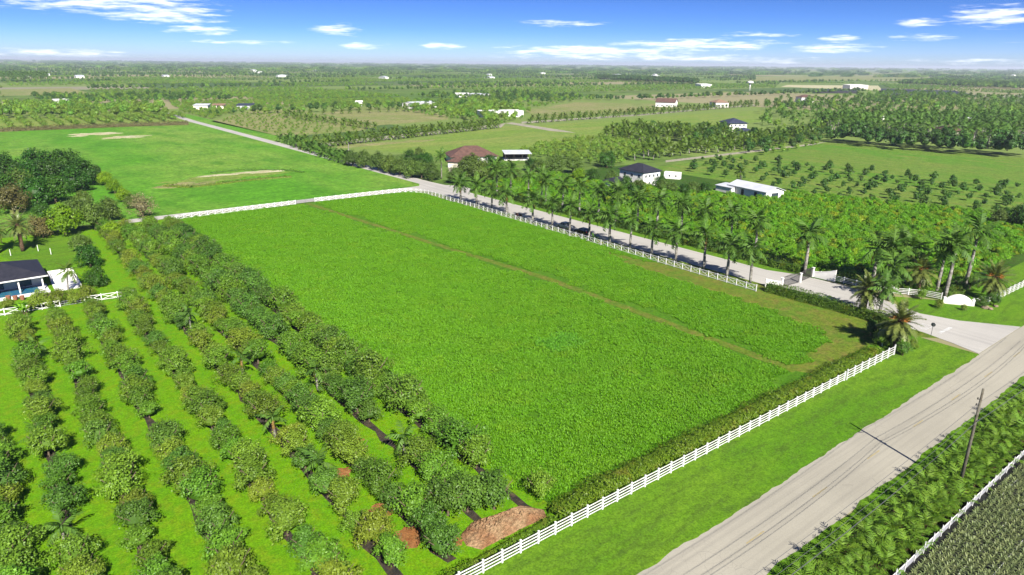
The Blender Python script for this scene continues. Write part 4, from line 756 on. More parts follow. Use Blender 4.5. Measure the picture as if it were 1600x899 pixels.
# ------------------------------------------------------------------ fences: posts, rails and braces each a part
def along(pts, step):
    out_ = []
    for i in range(len(pts) - 1):
        a, c = Vector(pts[i]), Vector(pts[i + 1]); n = max(1, round((c - a).length / step))
        for k in range(n): out_.append(a + (c - a) * (k / n))
    out_.append(Vector(pts[-1])); return out_
BARS = {}
def bar(L, h, w):                                    # box along +x
    k = (round(L, 2), h, w)
    if k not in BARS: BARS[k] = MB().box(0, k[0], -w / 2, w / 2, -h / 2, h / 2).mesh('rail', M['vinyl'])
    return BARS[k]
POST = {}
def post_mesh(h, w):
    if (h, w) not in POST:
        mb = MB().box(-w / 2, w / 2, -w / 2, w / 2, -.1, h); c = w * .62; mb.add([(-c, -c, h), (c, -c, h), (c, c, h), (-c, c, h), (0, 0, h + w * .5)], [(0, 1, 4), (1, 2, 4), (2, 3, 4), (3, 0, 4), (3, 2, 1, 0)]); POST[(h, w)] = mb.mesh('post', M['vinyl'])
    return POST[(h, w)]
def fence(name, label, pts, step, h, style, pw=.15, skip=()):
    P = along(pts, step); o0 = P[0]; t = thing(name, label, 'fence', (o0.x, o0.y, .03)); rr = random.Random(len(P))
    for i, p_ in enumerate(P):
        q_ = p_ - o0; po = new('post', post_mesh(h, pw), t, (q_.x, q_.y, 0), math.atan2((P[min(i + 1, len(P) - 1)] - P[max(i - 1, 0)]).y, (P[min(i + 1, len(P) - 1)] - P[max(i - 1, 0)]).x))
        po.rotation_euler[0] = rr.uniform(-.02, .02)
        if i == len(P) - 1 or i in skip: continue
        d = P[i + 1] - p_; L = d.length - pw; az_ = math.atan2(d.y, d.x); s = q_ + d.normalized() * pw * .5
        def put(nm, z0, z1, hh, ww, off=0):
            LL = math.hypot(L, z1 - z0); o = new(nm, bar(LL, hh, ww), t, (s.x - math.sin(az_) * off, s.y + math.cos(az_) * off, z0)); o.rotation_euler = (0, -math.atan2(z1 - z0, L), az_)
        if style == 'rail':
            for z in (.22, .56, .9, 1.24): put('rail', z * h / 1.45 + rr.uniform(-.018, .018), z * h / 1.45 + rr.uniform(-.018, .018), .1, .045)
        else:
            put('rail', .2, .2, .11, .05); put('rail', h - .14, h - .14, .11, .05); put('brace', .26, h - .2, .09, .04, .0); put('brace', h - .2, .26, .09, .04, .046)
    return t
fence('rail_fence', 'long white four rail fence along the county road', [(24, 41.0), (29.2, 40.95), (94.5, 40.85)], 2.2, 1.5, 'rail')
fence('rail_fence', 'short raised white four rail fence ending at the date palm', [(95.0, 40.75), (110.2, 40.7)], 2.2, 1.75, 'rail')
arc = [(85, 213.3), (112, 212.9), (116, 212.3), (119.5, 210.3), (121.6, 207), (122.2, 203), (121.6, 125), (120.7, 72.6)]
fence('cross_fence', 'long white cross braced fence along the palm lane', arc, 2.35, 1.45, 'x')
fence('cross_fence', 'white cross braced fence left of the grey meadow gate', [(40.2, 209.4), (44.5, 211.6), (60, 212.3), (78.4, 212.9)], 2.35, 1.45, 'x')
fence('cross_fence', 'white cross braced fence at the house garden, left piece', [(-4, 146.2), (7.2, 145.4)], 2.8, 1.35, 'x')
fence('cross_fence', 'white cross braced fence at the house garden, right piece', [(11.2, 145.2), (19.3, 144.2)], 2.7, 1.35, 'x')
fence('rail_fence', 'white four rail fence right of the lane gate', [(140.6, 69.6), (140.9, 62), (142.2, 55), (145.6, 50.5), (146.2, 47.5)], 2.4, 1.4, 'rail')
fence('rail_fence', 'white four rail fence between sign wall and corner post', [(147.6, 42.4), (154.5, 40.6)], 2.3, 1.4, 'rail')
fence('rail_fence', 'white four rail fence running off at the right edge', [(156.6, 40.6), (178, 40.2), (200, 40.0)], 2.3, 1.6, 'rail')
fence('rail_fence', 'stub of white fence behind the entry date palm', [(112.5, 43.6), (116.5, 46.0)], 2.2, 1.4, 'rail')
def steel_gate(name, label, p0, p1, h, material, bars, cat='gate', hump=0):
    a, c = Vector(p0), Vector(p1); d = c - a; t = thing(name, label, cat, (a.x, a.y, .05), math.atan2(d.y, d.x)); L = d.length
    fr = MB().box(0, .07, -.035, .035, .08, h).box(L - .07, L, -.035, .035, .08, h).box(.07, L - .07, -.035, .035, .08, .16); fr.box(.07, L - .07, -.035, .035, h - .08, h)
    new('gate_frame', fr.mesh('gate_frame', material), t)
    bm_ = None
    for k in range(bars):
        x = L * (k + 1) / (bars + 1); top = h - .08 + hump * math.sin(math.pi * x / L)
        if bm_ is None or hump: bm_ = MB().box(-.02, .02, -.02, .02, .16, top).mesh('bar', material)
        new('bar', bm_, t, (x, 0, 0))
    return t
# meadow gate: long grey tube gate
mg = thing('meadow_gate', 'grey tube gate between the two back cross fences', 'gate', (78.6, 212.95, .05), 0)
for z in (.25, .5, .75, 1.0, 1.25): new('tube', MB().tube([(0, 0, z), (6.2, 0, z)], .035, 6).mesh('tube', M['sign_back']), mg)
for x in (0, 3.1, 6.2): new('upright', MB().tube([(x, 0, .1), (x, 0, 1.3)], .035, 6).mesh('upright', M['sign_back']), mg)
gg = thing('garden_gate', 'low wire gate between the garden fence pieces', 'gate', (7.4, 145.4, .05), math.atan2(-.2, 3.7))
for z in (.15, .55, .95): new('tube', MB().tube([(0, 0, z), (3.6, 0, z)], .03, 6).mesh('tube', M['net_white']), gg)
for i in range(9): new('wire_rod', MB().tube([(.05 + .437 * i, 0, .1), (.05 + .437 * i, 0, .98)], .012, 5).mesh('wire_rod', M['net_white']), gg)
# lane gate: two wrought iron leaves, white piers and flared wing walls
steel_gate('iron_gate', 'left grey wrought iron leaf of the lane gate', (127.6, 70.9), (133.3, 70.5), 2.2, M['iron'], 26, hump=.35)
steel_gate('iron_gate', 'right grey wrought iron leaf of the lane gate', (133.9, 70.6), (139.4, 71.0), 2.2, M['iron'], 26, hump=.35)
for i, (x, y, lb) in enumerate([(127.3, 70.9, 'white gate pier at the hedge side of the lane'), (133.6, 70.4, 'white gate pier in the middle of the lane'), (139.7, 71.0, 'white gate pier at the right side of the lane')]):
    t = thing('gate_pier', lb, 'pier', (x, y, .04)); new('shaft', MB().box(-.2, .2, -.2, .2, 0, 2.0).mesh('shaft', M['stucco']), t); new('cap', MB().box(-.28, .28, -.28, .28, 2.0, 2.14).mesh('cap', M['stucco']), t)
def wing(name, label, p0, p1, h0, h1, th=.3):
    a, c = Vector(p0), Vector(p1); d = c - a; L = d.length; t = thing(name, label, 'wall', (a.x, a.y, .03), math.atan2(d.y, d.x))
    pf = [(0, 0), (L, 0), (L, h1)] + [(L * (1 - u), h0 + (h1 - h0) * (1 - u) ** 1.6) for u in (.25, .5, .75)] + [(0, h0)]
    new('wall', MB().profile(pf, -th / 2, th / 2).mesh('wall', M['stucco']), t)
    cp_ = pf[2:]; cv = MB()
    for i in range(len(cp_) - 1):
        (x1, z1), (x0, z0) = cp_[i], cp_[i + 1]; cv.add([(x0, -th * .65, z0), (x1, -th * .65, z1), (x1, th * .65, z1), (x0, th * .65, z0), (x0, -th * .65, z0 + .08), (x1, -th * .65, z1 + .08), (x1, th * .65, z1 + .08), (x0, th * .65, z0 + .08)], [(3, 2, 1, 0), (4, 5, 6, 7), (0, 1, 5, 4), (1, 2, 6, 5), (2, 3, 7, 6), (3, 0, 4, 7)])
    new('coping', cv.mesh('coping', M['stucco']), t); return t
wing('wing_wall', 'white flared wing wall right of the lane gate', (139.95, 70.9), (140.3, 66.2), 1.2, 2.5)
wing('wing_wall', 'white flared wing wall left of the lane gate', (127.0, 71.0), (124.9, 73.2), 1.3, 1.7)
# sign wall: white, arched top, curved plan
s0, s1 = Vector(g(1477, 474)), Vector(g(1517, 478)); d = s1 - s0; sw = thing('sign_wall', 'white arched entrance sign wall at the corner lawn', 'wall', (s0.x, s0.y, .03), math.atan2(d.y, d.x)); L = d.length
new('panel', MB().profile([(0, 0), (L, 0)] + [(L * (1 - u), 1.0 + 1.0 * math.sin(math.pi * u) ** .8) for u in [i / 14 for i in range(15)]], -.2, .2).mesh('panel', M['stucco']), sw)
for x in (-.25, L + .25): new('pier', MB().box(x - .24, x + .24, -.3, .3, 0, 1.25).mesh('pier', M['stucco']), sw)
new('plinth', MB().box(-.5, L + .5, -.36, .36, 0, .18).mesh('plinth', M['cream']), sw)

# ------------------------------------------------------------------ vehicles and small things on the lane
def wheel(r, w):
    return MB().tube([(0, -w / 2, 0), (0, w / 2, 0)], r, 18).mesh('wheel', M['rubber']), MB().tube([(0, -w / 2 - .012, 0), (0, w / 2 + .012, 0)], r * .6, 14).mesh('rim', M['chrome'])
def vehicle(name, label, cat, x, y, rz, paint, L, W, body, cabin, glassz, wheels, bed=None):
    t = thing(name, label, cat, (x, y, .06), rz); Wd = W / 2
    bo = new('body', MB().profile(body, -Wd, Wd).mesh('body', M[paint]), t); bv = bo.modifiers.new('bevel', 'BEVEL'); bv.width = .07; bv.segments = 2
    n = len(cabin); k = .84; v_ = [(x_, -Wd * (.96 if z < glassz[0] + .05 else k), z) for x_, z in cabin] + [(x_, Wd * (.96 if z < glassz[0] + .05 else k), z) for x_, z in cabin]
    cb = new('cabin', MB().add(v_, [tuple(range(n)), tuple(range(2 * n - 1, n - 1, -1))] + [(i, n + i, n + (i + 1) % n, (i + 1) % n) for i in range(n)]).mesh('cabin', M[paint]), t)
    x0, x1 = min(c[0] for c in cabin), max(c[0] for c in cabin); tops = [c for c in cabin if c[1] > glassz[1]]; tx0, tx1 = min(c[0] for c in tops), max(c[0] for c in tops); z0, z1 = glassz
    mid = (tx0 + tx1) / 2
    for sg in (-1, 1):
        for (a0, a1, c0, c1) in ((x0 + .28, mid - .05, tx0 + .08, mid - .05), (mid + .05, x1 - .28, mid + .05, tx1 - .08)):
            ya, yc = sg * (Wd * .955 + .012), sg * (Wd * k + .03); new('window', MB().add([(a0, ya, z0 + .06), (a1, ya, z0 + .06), (c1, yc, z1 - .02), (c0, yc, z1 - .02)], [(0, 1, 2, 3)]).mesh('window', M['glass']), t)
    for (xb, xt, nm) in ((x1, tx1, 'windscreen'), (x0, tx0, 'rear_window')):
        e = .015 if xb == x1 else -.015; new(nm, MB().add([(xb + e - (xb - xt) * .1, -Wd * .86, z0 + .08), (xb + e - (xb - xt) * .1, Wd * .86, z0 + .08), (xt + e + (xb - xt) * .06, Wd * .76, z1), (xt + e + (xb - xt) * .06, -Wd * .76, z1)], [(0, 1, 2, 3)]).mesh(nm, M['glass']), t)
    wm, rm = wheel(wheels[0], .24)
    for wx in wheels[1:]:
        for sg in (-1, 1): o = new('wheel', wm, t, (wx, sg * (Wd - .1), wheels[0])); new('rim', rm, o)
    for sg in (-1, 1):
        new('headlight', MB().box(L / 2 - .03, L / 2 + .03, sg * Wd * .72 - .16, sg * Wd * .72 + .16, .72, .9).mesh('headlight', M['lamp_white']), t); new('tail_light', MB().box(-L / 2 - .03, -L / 2 + .03, sg * Wd * .85 - .08, sg * Wd * .85 + .08, .78, 1.05).mesh('tail_light', M['lamp_red']), t)
        new('mirror', MB().box(x1 - .75, x1 - .55, sg * (Wd + .1) - .1, sg * (Wd + .1) + .1, z0 + .05, z0 + .22).mesh('mirror', M[paint]), t)
    for sg, nm in ((1, 'front_bumper'), (-1, 'rear_bumper')): new(nm, MB().box(sg * L / 2 - .06, sg * L / 2 + .06, -Wd * .94, Wd * .94, .38, .62).mesh(nm, M['chrome'] if bed else M['dark']), t)
    if bed: new('truck_bed', MB().box(bed[0], bed[1], -Wd * .82, Wd * .82, bed[2], bed[2] + .05).mesh('truck_bed', M['dark']), t)
    return t
x, y = 126.4, 136.8
vehicle('pickup_truck', 'silver crew cab pickup parked under the lane palms', 'pickup', x, y, R(91.5), 'car_silver', 5.7, 1.95, [(-2.85, .45), (2.85, .45), (2.85, .95), (2.7, 1.1), (1.35, 1.16), (-.95, 1.16), (-2.85, 1.13)], [(1.45, 1.14), (.75, 1.84), (-.65, 1.86), (-.95, 1.14)], (1.18, 1.8), (.4, 1.75, -1.75), (-2.7, -1.02, 1.14))
x, y = 126.2, 129.6
vehicle('parked_car', 'black station car parked nose to tail behind the silver pickup', 'car', x, y, R(90.5), 'car_black', 4.7, 1.88, [(-2.35, .4), (2.35, .4), (2.35, .75), (2.2, .93), (1.1, 1.05), (-2.2, 1.05), (-2.35, .9)], [(1.25, 1.02), (.45, 1.62), (-1.65, 1.62), (-2.2, 1.02)], (1.06, 1.56), (.36, 1.45, -1.4))
for i, (px, py, lb) in enumerate([(808, 339, 'brown wheeled bin, left of two beside the lane fence'), (813.5, 340.5, 'brown wheeled bin, right of two beside the lane fence')]):
    x, y = g(px, py); t = thing('wheeled_bin', lb, 'bin', (x, y, .05), .2); bm_ = MB().add([(-.26, -.28, .08), (.26, -.28, .08), (.26, .28, .08), (-.26, .28, .08), (-.33, -.36, 1.0), (.33, -.36, 1.0), (.33, .36, 1.0), (-.33, .36, 1.0)], [(3, 2, 1, 0), (4, 5, 6, 7), (0, 1, 5, 4), (1, 2, 6, 5), (2, 3, 7, 6), (3, 0, 4, 7)])
    new('tub', bm_.mesh('tub', M['bin_brown']), t); new('lid', MB().profile([(-.36, 1.0), (.38, 1.0), (.36, 1.06), (0, 1.12), (-.36, 1.08)], -.39, .39).mesh('lid', M['bin_brown']), t)
    for sg in (-1, 1): new('wheel', MB().tube([(-.28, sg * .24 - .04, .12), (-.28, sg * .24 + .04, .12)], .12, 10).mesh('wheel', M['rubber']), t)
    new('handle', MB().tube([(-.42, -.3, 1.02), (-.42, .3, 1.02)], .025, 6).mesh('handle', M['rubber']), t)
# stop sign seen from behind
x, y = g(1454, 527); ss = thing('stop_sign', 'stop sign seen from behind at the lane mouth', 'sign', (x, y, .03), R(-90)); new('post', MB().box(-.03, .03, -.03, .03, -.1, 2.6).mesh('post', M['sign_back']), ss)
oc = [(.38 * math.cos(R(22.5 + 45 * i)), 2.25 + .38 * math.sin(R(22.5 + 45 * i))) for i in range(8)]
pl_ = new('plate', MB().profile(oc, -.01, .01).mesh('plate', M['sign_back']), ss, (.0, .0, 0)); pl_.rotation_euler = (0, 0, 0); pl_.location = (0, .045, 0)
new('face', MB().profile([(a * .96, 2.25 + (c - 2.25) * .96) for a, c in oc], .0105, .014).mesh('face', M['lamp_red']), ss, (0, .045, 0))
fc = bpy.data.curves.new('lettering', 'FONT'); fc.body = 'STOP'; fc.size = .3; fc.align_x = 'CENTER'; fc.align_y = 'CENTER'; fo = bpy.data.objects.new('x', fc); me = bpy.data.meshes.new_from_object(fo); bpy.data.objects.remove(fo); me.materials.clear(); me.materials.append(M['paint_white'])
o = new('lettering', me, ss, (0, .0625, 2.25)); o.rotation_euler = (R(90), 0, math.pi)

# ------------------------------------------------------------------ utility pole and wires
bx, by = g(1498, 764); up_ = thing('utility_pole', 'weathered wooden utility pole leaning slightly over the roadside palms', 'pole', (bx, by, 0))
new('shaft', MB().tube([(0, 0, -.3), (-.05, 0, 6), (-.12, .02, 12.2)], [.19, .16, .11], 10).mesh('shaft', M['pole_wood'], True), up_)
for z, sg in ((11.2, -1), (10.5, -1)):
    br = new('bracket', MB().tube([(-.1, 0, z - .15), (sg * .75 - .1, .1, z)], .04, 6).mesh('bracket', M['dark']), up_); new('insulator', MB().tube([(sg * .75 - .1, .1, z), (sg * .75 - .1, .1, z + .22)], [.07, .05], 8).mesh('insulator', M['iron']), br)
for i, (z, off) in enumerate(((8.9, .1), (8.5, -.1), (7.9, 0))): new('clamp', MB().box(-.2, .2, off - .05, off + .05, z - .06, z + .06).mesh('clamp', M['dark']), up_)
for i, (z, dy, sag, lb) in enumerate([(8.9, .16, .7, 'upper overhead wire along the county road'), (8.5, -.16, .9, 'middle overhead wire along the county road'), (7.9, .18, 1.0, 'lower overhead wire along the county road'), (10.72, .0, .6, 'highest overhead wire held by the pole bracket')]):
    pts_ = []
    xo = -.85 if i == 3 else 0
    for k in range(-16, 17):
        u = k / 16 * 52; w = abs(u) / 52; pts_.append((bx + xo + u, by + dy, z - sag * 4 * w * (1 - w)))
    tag(new('overhead_wire', MB().tube(pts_, .016, 5).mesh('overhead_wire', M['wire'])), lb, 'wire')

# ------------------------------------------------------------------ roadside palms and nursery in the right corner
k = 0; rr = random.Random(77)
for row, yr in enumerate((22.1, 20.4, 18.9)):
    x = 44 + row * .8; c = 0
    while x < 125:
        X, Y = x + rr.uniform(-.35, .35), yr + rr.uniform(-.3, .3)
        if in_view(X, Y, 1, 25) and rr.random() > .05:
            c += 1; t = thing('roadside_palm_clump', 'bushy green palm clump, %s from the left in the %s roadside line' % (ordn(c), ['front', 'middle', 'back'][row]), 'palm', (X, Y, .03), rr.uniform(0, 6.28), 'palm clumps along the county road')
            new('stem', MB().tube([(0, 0, -.1), (0, 0, .55)], [.12, .08], 6).mesh('stem', M['date_trunk']) if k == 0 else STEM, t)
            if k == 0: STEM = t.children[0].data
            s = rr.uniform(.85, 1.2)
            for i in range(14):
                o = new('frond', ROADF[i % 3], t, (0, 0, .5)); o.rotation_euler = (rr.uniform(-.2, .2), -R(76 - 74 * (i / 13) + rr.uniform(-9, 9)), i * 2.39996 + rr.uniform(-.2, .2)); o.scale = (s * rr.uniform(.85, 1.15),) * 3
            k += 1
        x += rr.uniform(1.9, 2.4)
nf = thing('nursery_fence', 'low white mesh fence with posts round the plant nursery', 'fence', (56, 17.7, .03))
new('mesh_band', MB().box(0, 60, -.02, .02, .1, .75).mesh('mesh_band', M['net_white']), nf); new('top_rail', MB().tube([(0, 0, .8), (60, 0, .8)], .04, 6).mesh('top_rail', M['vinyl']), nf)
pm = MB().tube([(0, 0, -.1), (0, 0, 1.35)], .04, 6).mesh('post', M['vinyl'])
for i in range(0, 31): new('post', pm, nf, (i * 2.0, -.08, 0))
NP = [palm_crown('plant', M['nursery_leaf'], 11, 600 + i, (70, 8), .1, L=.42, n=2, ll=.0, rise=.1, droop=.5, width=.12) for i in range(3)]
pos = []
for r_ in range(38):
    for c in range(136):
        x, y = 57 + c * .5 + (r_ % 2) * .25, 16.9 - r_ * .52
        if in_view(x, y, 0, 12): pos.append((x + rr.uniform(-.1, .1), y + rr.uniform(-.1, .1), r_ + 1, c))
pos.sort(key=lambda p_: p_[0] ** 2 + p_[1] ** 2); cnts = {}
for i, (x, y, r_, c) in enumerate(pos[:300]):
    cnts[r_] = cnts.get(r_, 0) + 1; o = new('nursery_plant', NP[i % 3], None, (x, y, .03), rr.uniform(0, 6.28)); s = rr.uniform(.8, 1.25); o.scale = (s, s, s)
    tag(o, 'spiky nursery plant, %s from the left in the %s row behind the mesh fence' % (ordn(cnts[r_]), ordn(r_)), 'plant', 'potted plants in the nursery')
rest = pos[300:]; gn('nursery_plants', [(p_[0], p_[1], .03) for p_ in rest], [rr.uniform(0, 6.28) for _ in rest], [rr.uniform(.8, 1.25) for _ in rest], [i % 3 for i in range(len(rest))], [proto(m_) for m_ in NP], 'farther spiky nursery plants standing on black cloth', 'plants')
for i in range(7): tag(new('irrigation_pipe', MB().tube([(57.5, 16.4 - i * 1.98, .09), (112, 16.4 - i * 1.98, .09)], .03, 5).mesh('irrigation_pipe', M['vinyl'])), 'thin white irrigation pipe, %s from the mesh fence' % ordn(i + 1), 'pipe', 'irrigation pipes in the nursery')

# ------------------------------------------------------------------ mulch pile in the orchard corner
def heap(name, label, pts, hmax, material, seed, cat='heap', n=26):
    P = np.array(pts); r_ = np.random.default_rng(seed); cx_, cy__ = P.mean(0); v_, f_ = [(cx_, cy__, hmax)], []; m_ = len(P)
    for i in range(1, n + 1):
        u = i / n
        for k_ in range(m_):
            q_ = (1 - u) * np.array([cx_, cy__]) + u * P[k_]; z = hmax * (1 - u ** 2.2) * r_.uniform(.7, 1.15) + (.03 if u < 1 else 0); v_.append((q_[0] + r_.uniform(-.05, .05), q_[1] + r_.uniform(-.05, .05), z))
    for k_ in range(m_): f_.append((0, 1 + k_, 1 + (k_ + 1) % m_))
    for i in range(n - 1):
        for k_ in range(m_): a, c = 1 + i * m_ + k_, 1 + i * m_ + (k_ + 1) % m_; f_.append((a, a + m_, c + m_, c))
    return tag(new(name, MB().add(v_, f_).mesh(name, material)), label, cat)
def dense(pp, k_=5): return [tuple(np.array(pp[i]) + (np.array(pp[(i + 1) % len(pp)]) - np.array(pp[i])) * j / k_) for i in range(len(pp)) for j in range(k_)]
heap('mulch_pile', 'brown pile of wood mulch in the orchard corner', dense([g(*p_) for p_ in [(718, 838), (735, 818), (775, 806), (815, 790), (850, 797), (855, 808), (820, 825), (785, 842), (752, 860), (728, 854)]]), 1.0, M['mulch'], 3)
tree('fruit_tree', 'leafy fruit tree standing over the brown mulch pile', *g(772, 796), 1.1, 'orchard_d', 'tree', 'fruit trees in the near orchard', 901)
tree('fruit_tree', 'fruit tree left of the brown mulch pile', *g(700, 806), 1.05, 'orchard_d', 'tree', 'fruit trees in the near orchard', 902)
tree('fruit_tree', 'thin fruit tree right of the mulch pile at the hedge', *g(842, 776), .75, 'orchard_b', 'tree', 'fruit trees in the near orchard', 903)
# ------------------------------------------------------------------ buildings
def house(name, label, p0, p1, depth, wall_h, roof_h, roof, wallm='stucco', roofm='roof_black', over=.6, wins=(), doors=(), chim=None, cat='house', W=None, rz=None, side=()):
    """p0, p1: photo pixels of the ends of the wall facing us, at ground; windows as (u0,u1,z0,z1) fractions along the wall"""
    a, c = Vector(g(*p0)), Vector(g(*p1)); d = c - a
    rz = math.atan2(d.y, d.x) if rz is None else rz; W = W or d.length; t = thing(name, label, cat, (a.x, a.y, .02), rz); o = over; e = wall_h
    new('wall', MB().box(0, W, 0, depth, -.1, e).mesh('wall', M[wallm]), t)
    mb = MB(); x0, x1, y0, y1 = -o, W + o, -o, depth + o; h = min(W, depth) / 2 + o; mx, my = (x0 + x1) / 2, (y0 + y1) / 2
    if roof == 'hip':
        if W >= depth: r0, r1 = (x0 + h, my), (x1 - h, my)
        else: r0, r1 = (mx, y0 + h), (mx, y1 - h)
        mb.box(x0, x1, y0, y1, e, e + .15); z = e + .155
        if W >= depth: F = [(0, 1, 5, 4), (1, 2, 5), (2, 3, 4, 5), (3, 0, 4)]
        else: F = [(0, 1, 4), (1, 2, 5, 4), (2, 3, 5), (3, 0, 4, 5)]
        mb.add([(x0, y0, z), (x1, y0, z), (x1, y1, z), (x0, y1, z), (*r0, e + roof_h), (*r1, e + roof_h)], F)
    elif roof == 'gable':                            # ridge along the facing wall
        mb.profile([(y0, e), (my, e + roof_h), (y1, e), (y1, e + .14), (my, e + roof_h + .16), (y0, e + .14)], x0, x1); mb.v = [(y, x, z) for x, y, z in mb.v]
        new('gable', MB().add([(0.02, 0, e), (.02, depth, e), (.02, depth / 2, e + roof_h * .9), (W - .02, 0, e), (W - .02, depth, e), (W - .02, depth / 2, e + roof_h * .9)], [(0, 1, 2), (5, 4, 3)]).mesh('gable', M[wallm]), t)
    else: mb.add([(x0, y0, e), (x1, y0, e), (x1, y1, e + roof_h), (x0, y1, e + roof_h), (x0, y0, e + .15), (x1, y0, e + .15), (x1, y1, e + roof_h + .15), (x0, y1, e + roof_h + .15)], [(3, 2, 1, 0), (4, 5, 6, 7), (0, 1, 5, 4), (1, 2, 6, 5), (2, 3, 7, 6), (3, 0, 4, 7)])
    rf = new('roof', mb.mesh('roof', M[roofm]), t)
    if chim: new('chimney', MB().box(chim[0], chim[0] + .9, chim[1], chim[1] + .9, e + .3, e + roof_h + .8).mesh('chimney', M['stucco']), rf)
    for (u0, u1, z0, z1) in wins:
        w_ = new('window', MB().box(u0 * W, u1 * W, -.05, .02, z0, z1).mesh('window', M['vinyl']), t); new('pane', MB().box(u0 * W + .07, u1 * W - .07, -.07, -.052, z0 + .07, z1 - .07).mesh('pane', M['glass']), w_)
    for (u0, u1, z0, z1) in side:                    # windows on the side wall that faces us
        xs = (W - .02, W + .05, W + .052, W + .07) if side_right(t, W, rz) else (-.05, .02, -.07, -.052)
        w_ = new('window', MB().box(xs[0], xs[1], u0 * depth, u1 * depth, z0, z1).mesh('window', M['vinyl']), t); new('pane', MB().box(xs[2], xs[3], u0 * depth + .07, u1 * depth - .07, z0 + .07, z1 - .07).mesh('pane', M['glass']), w_)
    for (u0, u1, z1, mm) in doors: new('door', MB().box(u0 * W, u1 * W, -.06, .02, 0, z1).mesh('door', M[mm]), t)
    return t
def side_right(t, W, rz):
    n = Vector((math.cos(rz), math.sin(rz))); c = Vector(t.location[:2]) + n * W; return (-c).dot(n) > 0
W4 = ((.08, .16, 1, 2.1), (.3, .38, 1, 2.1), (.55, .63, 1, 2.1), (.8, .88, 1, 2.1))
# dark roofed house at the left edge: hip roof, open pool porch in front, white patio to the right
hx, hy = 162.4, 6.6
t = thing('dark_roof_house', 'white house with black hip roof and pool at left edge', 'house', (-14.0, 158.0, .02), R(2)); 
new('wall', MB().box(0, 20, 4.2, 13.4, -.1, 2.9).mesh('wall', M['stucco']), t)
rf = new('roof', MB().box(-.6, 20.8, -.4, 14, 2.9, 3.1).add([(-.6, -.4, 3.105), (20.8, -.4, 3.105), (20.8, 14, 3.105), (-.6, 14, 3.105), (6.6, 6.8, 5.4), (13.6, 6.8, 5.4)], [(0, 1, 5, 4), (1, 2, 5), (2, 3, 4, 5), (3, 0, 4)]).mesh('roof', M['roof_black']), t)
new('chimney', MB().box(12.2, 13.4, 8.5, 9.7, 3.6, 6.0).mesh('chimney', M['stucco']), rf)
new('fascia', MB().box(-.7, 20.9, -.5, -.41, 2.82, 3.08).mesh('fascia', M['vinyl']), t)
for i in range(6): new('column', MB().box(.2 + i * 3.9, .45 + i * 3.9, .1, .35, 0, 2.9).mesh('column', M['stucco']), t)
for i in range(4): w_ = new('window', MB().box(2 + i * 4.6, 4.6 + i * 4.6, 4.14, 4.21, .2, 2.4).mesh('window', M['vinyl']), t); new('pane', MB().box(2.1 + i * 4.6, 4.5 + i * 4.6, 4.1, 4.138, .3, 2.3).mesh('pane', M['glass']), w_)
new('porch_floor', MB().box(-.5, 20.6, -2.6, 4.2, 0, .12).mesh('porch_floor', M['stucco']), t)
new('garden_wall', MB().box(-.5, 20.6, -2.9, -2.62, 0, .6).mesh('garden_wall', M['stucco']), t)
new('pool', MB().box(9, 19, -1.6, 3.2, .121, .16).mesh('pool', M['pool']), t)
pt = thing('patio', 'white paved patio with low wall right of the dark roofed house', 'patio', (7.4, 156, .03)); new('paving', MB().box(0, 4.6, 0, 14, 0, .14).mesh('paving', M['stucco']), pt)
for (a_, b_, c_, d_2) in ((0, 4.6, 13.75, 14), (4.35, 4.6, 0, 13.74), (0, .25, 8, 13.74)): new('low_wall', MB().box(a_, b_, c_, d_2, .14, .85).mesh('low_wall', M['stucco']), pt)
for i in range(3):
    x, y = g(14 + i * 11, 471); o = thing('planter', 'terracotta planter on the pool terrace, %s from the left' % ordn(i + 1), 'planter', (x, y + .6, .14)); new('pot', MB().tube([(0, 0, 0), (0, 0, .8)], [.3, .45], 10).mesh('pot', M['terracotta']), o)
for i, (px, py) in enumerate([(17, 400), (80, 398), (60, 393)]): x, y = g(px, py); tag(new('yard_post', MB().tube([(0, 0, -.1), (0, 0, 1.5), (0, 0, 1.55)], [.08, .07, .03], 7).mesh('yard_post', M['vinyl']), None, (x, y, .03)), 'thin white yard post, %s' % ['left of the date palm trunk', 'at the right end of the yard', 'in the middle of the yard'][i], 'post')
house('red_roof_house', 'white house with wide red brown hip roof', (706, 256), (776, 254), 15, 2.9, 4.2, 'hip', roofm='roof_red', over=.9, wins=W4, doors=((.44, .5, 2.2, 'dark'),))
house('garage', 'white garage wing with red brown roof beside the driveway', (700, 262), (722, 264), 8, 2.6, 2.2, 'hip', roofm='roof_red', doors=((.2, .8, 2.2, 'cream'),))
sheet('driveway', gpoly([(702, 272), (722, 274), (728, 264), (700, 262)]), .08, M['limestone'], 'pale driveway before the red roofed house')
x, y = g(790, 251); cpt = thing('carport', 'open carport with pale metal roof and red car bay', 'carport', (x, y, .02), R(-30))
for i in range(4):
    for yy in (0, 9): new('post', MB().box(i * 4 - .1, i * 4 + .1, yy - .1, yy + .1, -.1, 3.0 if yy == 0 else 3.6).mesh('post', M['iron']), cpt)
new('roof', MB().add([(-.6, -.6, 3.0), (12.6, -.6, 3.0), (12.6, 9.6, 3.65), (-.6, 9.6, 3.65), (-.6, -.6, 3.12), (12.6, -.6, 3.12), (12.6, 9.6, 3.77), (-.6, 9.6, 3.77)], [(3, 2, 1, 0), (4, 5, 6, 7), (0, 1, 5, 4), (1, 2, 6, 5), (2, 3, 7, 6), (3, 0, 4, 7)]).mesh('roof', M['roof_metal']), cpt)
new('back_wall', MB().box(0, 12, 8.8, 8.95, 0, 3.4).mesh('back_wall', M['dark']), cpt); new('floor', MB().box(-.5, 12.5, -.5, 8.75, 0, .08).mesh('floor', M['stucco']), cpt)
WL2 = tuple((u, u + .1, z, z + 1.1) for u in (.1, .32, .56, .78) for z in (.9, 3.6))
